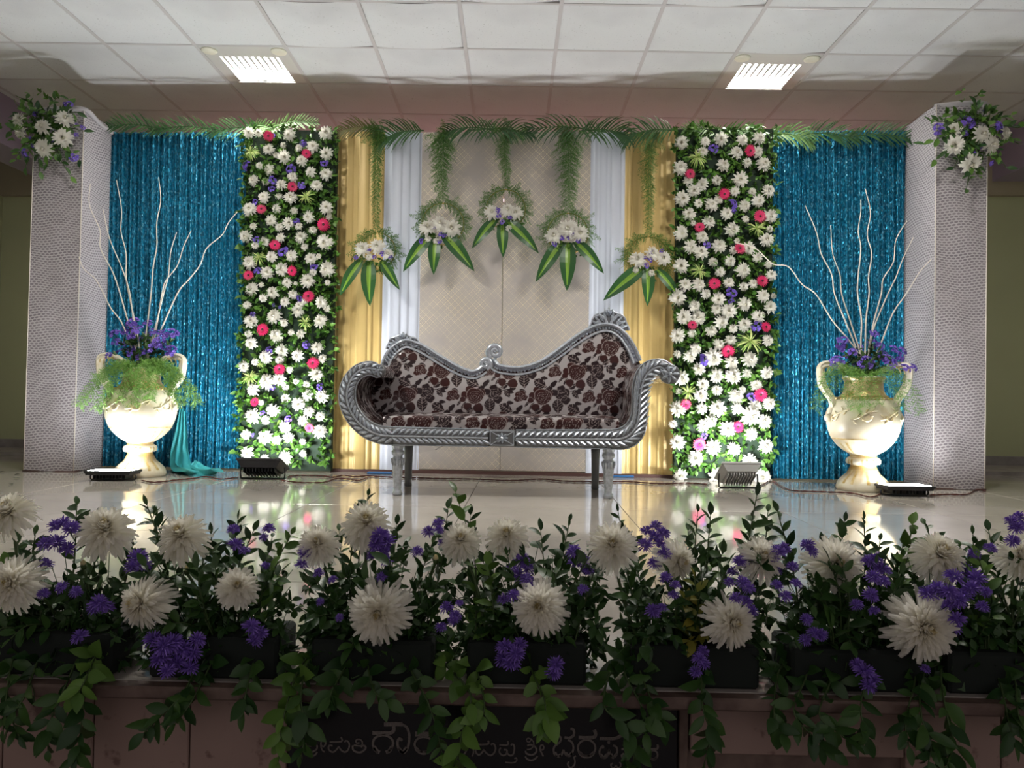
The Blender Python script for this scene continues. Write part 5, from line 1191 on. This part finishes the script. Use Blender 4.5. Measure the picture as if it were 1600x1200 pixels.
AS = [(72,850,12),(88,822,11),(100,818,11),(112,826,12),(88,848,13),(106,858,12),(72,882,10),(96,918,9),(68,928,9),(118,925,9),(215,872,14),(224,884,12),(206,886,10),(155,943,14),(148,952,11),(165,950,12),(125,995,12),(240,1000,14),(255,1010,15),(270,1005,15),(285,1015,14),(250,1030,14),(275,1038,14),(300,1022,14),(262,1048,12),(296,1045,13),(308,1000,12),(365,828,9),(368,852,12),(382,861,8),(392,980,13),(405,990,12),(398,1002,11),(420,827,9),(412,840,7),(415,885,7),(478,864,11),(472,882,10),(498,896,8),(520,906,7),(500,940,6),(594,838,14),(605,848,13),(588,852,12),(598,862,11),(582,868,9),(605,876,9),(596,902,8),(530,965,6),(669,831,9),(684,818,9),(686,828,8),(690,848,6),(651,862,9),(698,949,10),(712,962,9),(708,970,8),(689,980,8),(718,943,6),(800,890,10),(814,876,12),(824,888,12),(808,900,11),(822,905,10),(788,937,10),(829,919,10),(802,930,9),(790,1012,13),(806,1022,13),(798,1036,13),(812,1008,11),(785,1030,11),(868,1038,12),(864,1050,12),(896,862,11),(906,872,10),(898,880,10),(919,877,8),(918,892,9),(911,921,8),(1010,830,9),(1024,822,9),(1036,833,10),(1024,840,11),(1008,852,11),(1038,865,10),(1022,880,10),(1030,850,9),(1020,955,11),(1034,950,8),(1040,903,9),(1055,915,8),(1052,930,8),(1092,1030,10),(1100,1038,9),(1086,1050,9),(1098,1018,9),(1155,878,10),(1168,874,10),(1172,888,9),(1145,893,9),(1140,910,8),(1160,910,10),(1170,920,9),(1150,935,10),(1165,940,10),(1175,955,9),(1215,862,11),(1225,858,10),(1208,872,9),(1238,886,9),(1262,852,10),(1268,862,9),(1214,915,9),(1227,932,9),(1212,890,10),(1244,912,8),(1260,968,9),(1272,990,10),(1258,1000,9),(1283,992,9),(1358,878,11),(1370,874,11),(1378,890,12),(1364,902,11),(1360,930,11),(1380,908,9),(1338,945,9),(1366,955,8),(1350,1050,14),(1362,1062,12),(1340,1040,11),(1357,1072,11),(1450,928,13),(1465,920,12),(1490,902,13),(1510,895,14),(1526,905,13),(1518,920,13),(1482,925,12),(1498,938,12),(1484,946,12),(1495,968,12),(1490,980,11),(1506,930,11),(1535,948,9),(1540,925,8),(1445,1045,7),(1522,866,9),(1547,857,9),(1580,815,9),(1592,808,9),(1588,825,10),(1582,845,10),(1598,822,9)]
for px, py, q in AS:
    t, cx, w = owner(px); Y = (1.455 if py > 900 else 1.54) + r.uniform(-.03, .02); p = W(px, py, Y)
    inst('aster', r.choice(AST), aim(p, (r.uniform(-.5, .5), r.uniform(-.9, .1), 1), r.uniform(0, 6), q * Y / 1200 * 1.22), t)
def leafy_sprig(t, P, n, L0, L1, kinds, f0=.3, up=Vector((0, -.5, 1)), rad=.0018, tipleaf=True):
    mb = MB(); mb.tube(P, lambda s: rad * (1.25 - .6 * s), 4); st = mb.build('sprig', M['stem'], t); N = len(P); a = r.uniform(0, 6)
    for k in range(n):
        f = f0 + (1 - f0) * k / max(1, n - 1); i = min(N - 2, int(f * (N - 1))); p = P[i].lerp(P[i + 1], f * (N - 1) - i); tg = (P[i + 1] - P[i]).normalized(); a += 2.4
        o = tg.orthogonal().normalized(); o = Matrix.Rotation(a, 3, tg) @ o; last = k == n - 1
        d = tg if last else (o * .9 + tg * .75 + rnd_dir(r) * .25).normalized(); L = r.uniform(L0, L1) * (.75 if f > .85 else 1)
        inst('leaf', r.choice(kinds), frame(p, d, up + rnd_dir(r) * .5) @ Matrix.Diagonal((L, L * r.uniform(.85, 1.15), L, 1)), st)
    return st
TIPS = [(28,850),(55,835),(120,790),(150,815),(230,790),(243,800),(205,850),(330,835),(372,812),(396,830),(425,840),(265,865),(455,835),(575,775),(560,800),(620,820),(635,850),(530,830),(712,770),(700,795),(735,805),(675,850),(770,860),(845,830),(890,815),(880,850),(966,800),(985,845),(930,850),(1090,800),(1110,805),(1075,830),(1182,775),(1200,800),(1175,830),(1125,860),(1215,800),(1320,815),(1350,812),(1375,845),(1285,850),(1425,820),(1445,820),(1410,850),(1520,835),(1545,830),(1565,850),(1500,855),(1400,880)]
for px, py in TIPS:
    t, cx, w = owner(px); Y = 1.62 + r.uniform(-.03, .1); b = W(px, py, Y); a = root(t, cx, w, b, r); P = catmull([a, a.lerp(b, .5) + Vector((r.uniform(-.02, .02), r.uniform(-.02, .02), .015)), b], 6)
    leafy_sprig(t, P, r.randint(17, 22), .026, .046, LEAVES if r.random() < .92 else LEAVES_L, .12)
for k, (t, cx, w) in enumerate(planters):
    mb = MB()
    for q in range(13):                                            # shorter side sprigs fill the middle
        px = PC[k] + r.uniform(-118, 118); py = r.uniform(865, 1020); b = W(px, py, 1.52 + r.uniform(-.05, .08)); a = root(t, cx, w, b, r)
        leafy_sprig(t, catmull([a, a.lerp(b, .5) + Vector((0, -.02, .02)), b], 5), 10, .028, .050, LEAVES if r.random() < .88 else LEAVES_L, .2)
    for q in range(330):                                          # fine twiggy growth
        px = PC[k] + r.uniform(-125, 125); py = 850 + 205 * r.random() ** .6; b = W(px, py, r.uniform(1.49, 1.66)); a = root(t, cx, w, b, r)
        if q % 2 == 0: mb.tube([a, a.lerp(b, .5) + Vector((r.uniform(-.01, .01), 0, .01)), b], .0009, 3)
        scatter_leaves(mb, r, a.lerp(b, r.uniform(.35, 1)), b - a, 4, .016, .036, .24, .85)
    mb.build('fine_foliage', M['leaf_is'], t, True, 'stuff')
for px, py in ((1085, 905), (1070, 935), (1100, 985), (1078, 1000)):
    t, cx, w = planters[4]; b = W(px, py, 1.50); a = root(t, cx, w, b, r); leafy_sprig(t, catmull([a, a.lerp(b, .5) + Vector((.01, -.01, 0)), b], 5), 6, .030, .044, LEAVES_Y, .5)
# vines trailing over the edge: (start px on the edge) -> points down the front
VN = [((20, 1050), [(10, 1090), (5, 1140)], 1), ((60, 1050), [(40, 1085), (20, 1120), (30, 1150)], 0), ((120, 1050), [(95, 1090), (78, 1130), (75, 1172)], 0), ((150, 1040), [(135, 1060), (120, 1085)], 1), ((140, 1060), [(130, 1100), (125, 1150), (118, 1185)], 0), ((310, 1060), [(285, 1085), (250, 1120), (225, 1145)], 0), ((330, 1065), [(300, 1095), (275, 1130)], 0), ((395, 1060), [(385, 1080), (380, 1110)], 0),
      ((470, 1065), [(450, 1095), (440, 1140), (435, 1190)], 1), ((480, 1060), [(470, 1090), (478, 1140), (470, 1180)], 0), ((540, 1060), [(520, 1078), (515, 1095)], 0), ((575, 1060), [(585, 1080), (605, 1095)], 0), ((640, 1065), [(665, 1090), (680, 1130), (690, 1175)], 1), ((700, 1065), [(735, 1085), (725, 1130), (715, 1180), (708, 1200)], 1), ((745, 1075), [(757, 1100), (750, 1125)], 1), ((830, 1075), [(850, 1090), (852, 1115), (846, 1140)], 1),
      ((955, 1080), [(945, 1105), (985, 1140), (990, 1190), (985, 1200)], 0), ((1000, 1070), [(1020, 1100), (1032, 1130)], 1), ((975, 1080), [(1005, 1110), (1010, 1160)], 0), ((1095, 1070), [(1098, 1105), (1110, 1150), (1100, 1195)], 0), ((1260, 1080), [(1240, 1110), (1270, 1150), (1300, 1175)], 0), ((1300, 1080), [(1280, 1115), (1310, 1145), (1340, 1165)], 0), ((1350, 1080), [(1345, 1110), (1355, 1150)], 0),
      ((1440, 1085), [(1440, 1120), (1455, 1160), (1450, 1195)], 1), ((1470, 1085), [(1480, 1120), (1490, 1160), (1480, 1195)], 0), ((1430, 1090), [(1415, 1125), (1420, 1165)], 0), ((1585, 1085), [(1590, 1110), (1597, 1140)], 0), ((1560, 1085), [(1575, 1120), (1585, 1160)], 0), ((1215, 1085), [(1210, 1120), (1225, 1150)], 0)]
for (sx0, sy0), pts, lt in VN:
    t, cx, w = owner(sx0); s = W(sx0, sy0, 1.50); s.z = max(s.z, .012); a = Vector((max(cx - w * .45, min(cx + w * .45, s.x)), 1.54, .05)); P = [a, s + Vector((0, 0, .02))] + [W(x, y, 1.435 - .012 * i) for i, (x, y) in enumerate(pts)]
    P = catmull(P, 6); leafy_sprig(t, P, 7 + 6 * len(pts), .030, .056, LEAVES_L if lt and r.random() < .4 else LEAVES, .05, Vector((0, -1, .25)), .002)
# big single leaves in the bouquets
# ================================================================ memorial plaque with its inscription
PY = FY - .006
pl_ = thing('stone_plaque', 'black granite plaque with engraved inscription on the stage front', 'plaque', (W(755, 1140, PY).x, PY, -.30))
a, b = W(452, 1140, PY), W(1058, 1140, PY)
mb = MB(); mb.bbox(((a.x + b.x) / 2, PY + .004, -.163), (b.x - a.x, .02, .274), .002); mb.build('slab', M['granite'], pl_, False)
def glyph(strokes, ox, oy, s, name='letter'):
    mb = MB(); y = PY - .0062
    for st, w in strokes:
        P = [W(ox + p.x / s, oy + p.y / s, y) for p in catmull([Vector((x, q, 0)) for x, q in st], 6)]; hw = w / s / 2 * PY / 1200; N = len(P); vs = []
        for i in range(N):
            t = P[min(N - 1, i + 1)] - P[max(0, i - 1)]; t = t.normalized() if t.length > 1e-9 else Vector((1, 0, 0)); n = Vector((-t.z, 0, t.x)) * hw; vs += [P[i] - n, P[i] + n, P[i] + n + Vector((0, -.0012, 0)), P[i] - n + Vector((0, -.0012, 0))]
        fs = [(4 * i + k, 4 * i + (k + 1) % 4, 4 * i + 4 + (k + 1) % 4, 4 * i + 4 + k) for i in range(N - 1) for k in range(4)] + [(0, 1, 2, 3), (4 * N - 1, 4 * N - 2, 4 * N - 3, 4 * N - 4)]
        mb.add(vs, fs)
    mb.build(name, M['etched'], pl_, False)
def ell(cx, cy, rx, ry, a0=0, a1=6.2832, n=16): return [(cx + rx * math.cos(a0 + (a1 - a0) * i / n), cy + ry * math.sin(a0 + (a1 - a0) * i / n)) for i in range(n + 1)]
A_ = (460, 1110, 6.154); B_ = (680, 1110, 8.0); C_ = (800, 1110, 6.154); th = 15
glyph([([(125,300),(110,325),(100,360),(130,390),(175,395),(215,370),(220,330)], 16), ([(130,330),(165,340),(195,315),(190,280),(165,262),(145,275),(150,295)], 12), ([(100,400),(130,430),(165,440),(200,425),(222,398)], 16)], *A_)
glyph([([(258,335),(280,345),(300,322),(296,292),(275,285),(258,305),(258,350),(272,382),(292,396)], 14)], *A_)
glyph([([(340,302),(430,300),(460,288),(450,252)], 16), ([(368,338),(338,335),(328,360),(345,388),(372,398),(400,380),(430,345)], th), ([(425,345),(450,378),(484,398),(515,380),(530,335),(520,300),(495,290),(485,305)], th)], *A_)
glyph([([(562,335),(565,375),(600,398),(640,400),(680,372),(684,345),(660,335),(640,350)], 17), ([(572,332),(640,338),(655,310),(640,282),(610,275),(592,290),(600,312),(625,308)], 12)], *A_)
glyph([([(750,215),(900,215),(935,210),(955,190),(955,150)], 34), ([(862,132),(960,130),(1040,130)], 40), ([(1030,130),(1080,160),(1105,230),(1100,320),(1075,385),(1040,402),(1008,375),(992,320),(1000,278),(1022,262)], 24), (ell(1028, 278, 8, 8), 16), ([(800,405),(768,365),(756,310),(778,262),(830,238),(880,238),(930,265),(950,310),(932,365),(890,405)], 22), ([(765,345),(795,385),(822,402)], 34), ([(938,345),(915,385),(880,402)], 34), ([(1005,360),(1040,400),(1080,355)], 30)], *A_)
glyph([([(1163,225),(1310,225)], 44), (ell(1245, 325, 88, 72), 20), (ell(1245, 335, 78, 72, .35, 2.8), 34)], *A_)
glyph([([(360,330),(395,380),(400,450),(385,510),(350,550),(310,540)], 18), ([(362,588),(385,600),(402,632),(380,645),(360,662),(372,690),(410,695),(450,678),(490,660)], 15), ([(440,400),(470,450),(480,520),(460,570)], 18), ([(315,570),(310,660)], 14)], *B_)
glyph([([(508,425),(640,420),(668,405),(660,375)], 22), ([(535,480),(508,488),(510,525),(545,552),(580,530),(612,488)], 20), ([(608,488),(640,530),(690,558),(735,530),(755,470),(735,420),(710,415),(700,430)], 20)], *B_)
glyph([([(803,428),(890,430),(915,410),(905,380)], 20), ([(820,462),(800,500),(815,540),(850,558),(885,545),(900,505),(880,487),(858,492)], 19), ([(890,520),(930,558),(970,550),(990,490),(985,435),(962,420),(945,435)], 20), ([(875,645),(940,652),(990,648),(1020,620),(1010,592),(990,602)], 15)], *B_)
glyph([(ell(1167, 368, 25, 24), 12), ([(1192,350),(1225,385),(1232,425),(1215,460),(1185,482),(1145,486)], 15), ([(1150,437),(1190,425),(1235,440),(1265,480),(1262,515),(1235,545),(1190,552),(1140,535),(1128,505)], 20), ([(1125,572),(1150,605),(1195,622),(1245,605),(1280,570)], 19)], *B_)
glyph([([(1320,488),(1345,488),(1358,460),(1345,432),(1320,440),(1310,480),(1325,520),(1352,570)], 18)], *B_)
glyph([([(445,318),(412,305),(394,275),(408,245),(440,238),(468,258),(466,292),(440,320),(412,340),(400,372),(406,412),(430,438),(460,438),(482,412),(495,375)], 18), ([(495,375),(508,412),(540,438),(570,420),(590,370),(584,320),(560,290),(535,285)], 18), ([(410,400),(435,436),(470,425)], 28), ([(515,405),(545,434),(578,405)], 28), ([(505,258),(550,262),(588,242),(597,205),(585,178),(562,175)], 24), ([(548,490),(535,515),(550,543),(575,545),(600,520),(605,480),(596,450),(615,435)], 14)], *C_)
glyph([([(640,258),(775,258),(800,240),(803,215),(790,185)], 32), (ell(717, 358, 84, 78), 18), (ell(717, 372, 74, 70, .4, 2.75), 32)], *C_)
glyph([([(843,267),(990,266),(1060,230)], 30), (ell(930, 305, 7, 7), 14), (ell(872, 348, 8, 8), 16), ([(858,350),(842,385),(846,425),(872,455),(902,450),(925,415),(932,375)], 18), ([(932,375),(945,425),(972,455),(1000,430),(1012,380),(998,345),(970,335)], 18), ([(850,420),(880,450),(918,420)], 28), ([(948,420),(975,450),(1005,415)], 28), ([(968,505),(950,520),(960,545),(985,548),(1000,525)], 13), ([(1000,525),(1015,548),(1040,540),(1045,510),(1030,500)], 13)], *C_)
glyph([([(1052,370),(1120,370)], 20), ([(1075,410),(1052,432),(1070,460),(1105,465),(1120,430)], 16)], *C_)
glyph([([(1200,367),(1265,367),(1285,348),(1280,325)], 20), ([(1245,388),(1280,408),(1282,440),(1255,466),(1215,455),(1200,425),(1215,395),(1245,388)], 16)], *C_)
glyph([([(1308,369),(1385,369),(1402,350),(1396,325)], 20), (ell(1356, 425, 44, 42), 16), (ell(1356, 432, 38, 36, .4, 2.75), 22)], *C_)
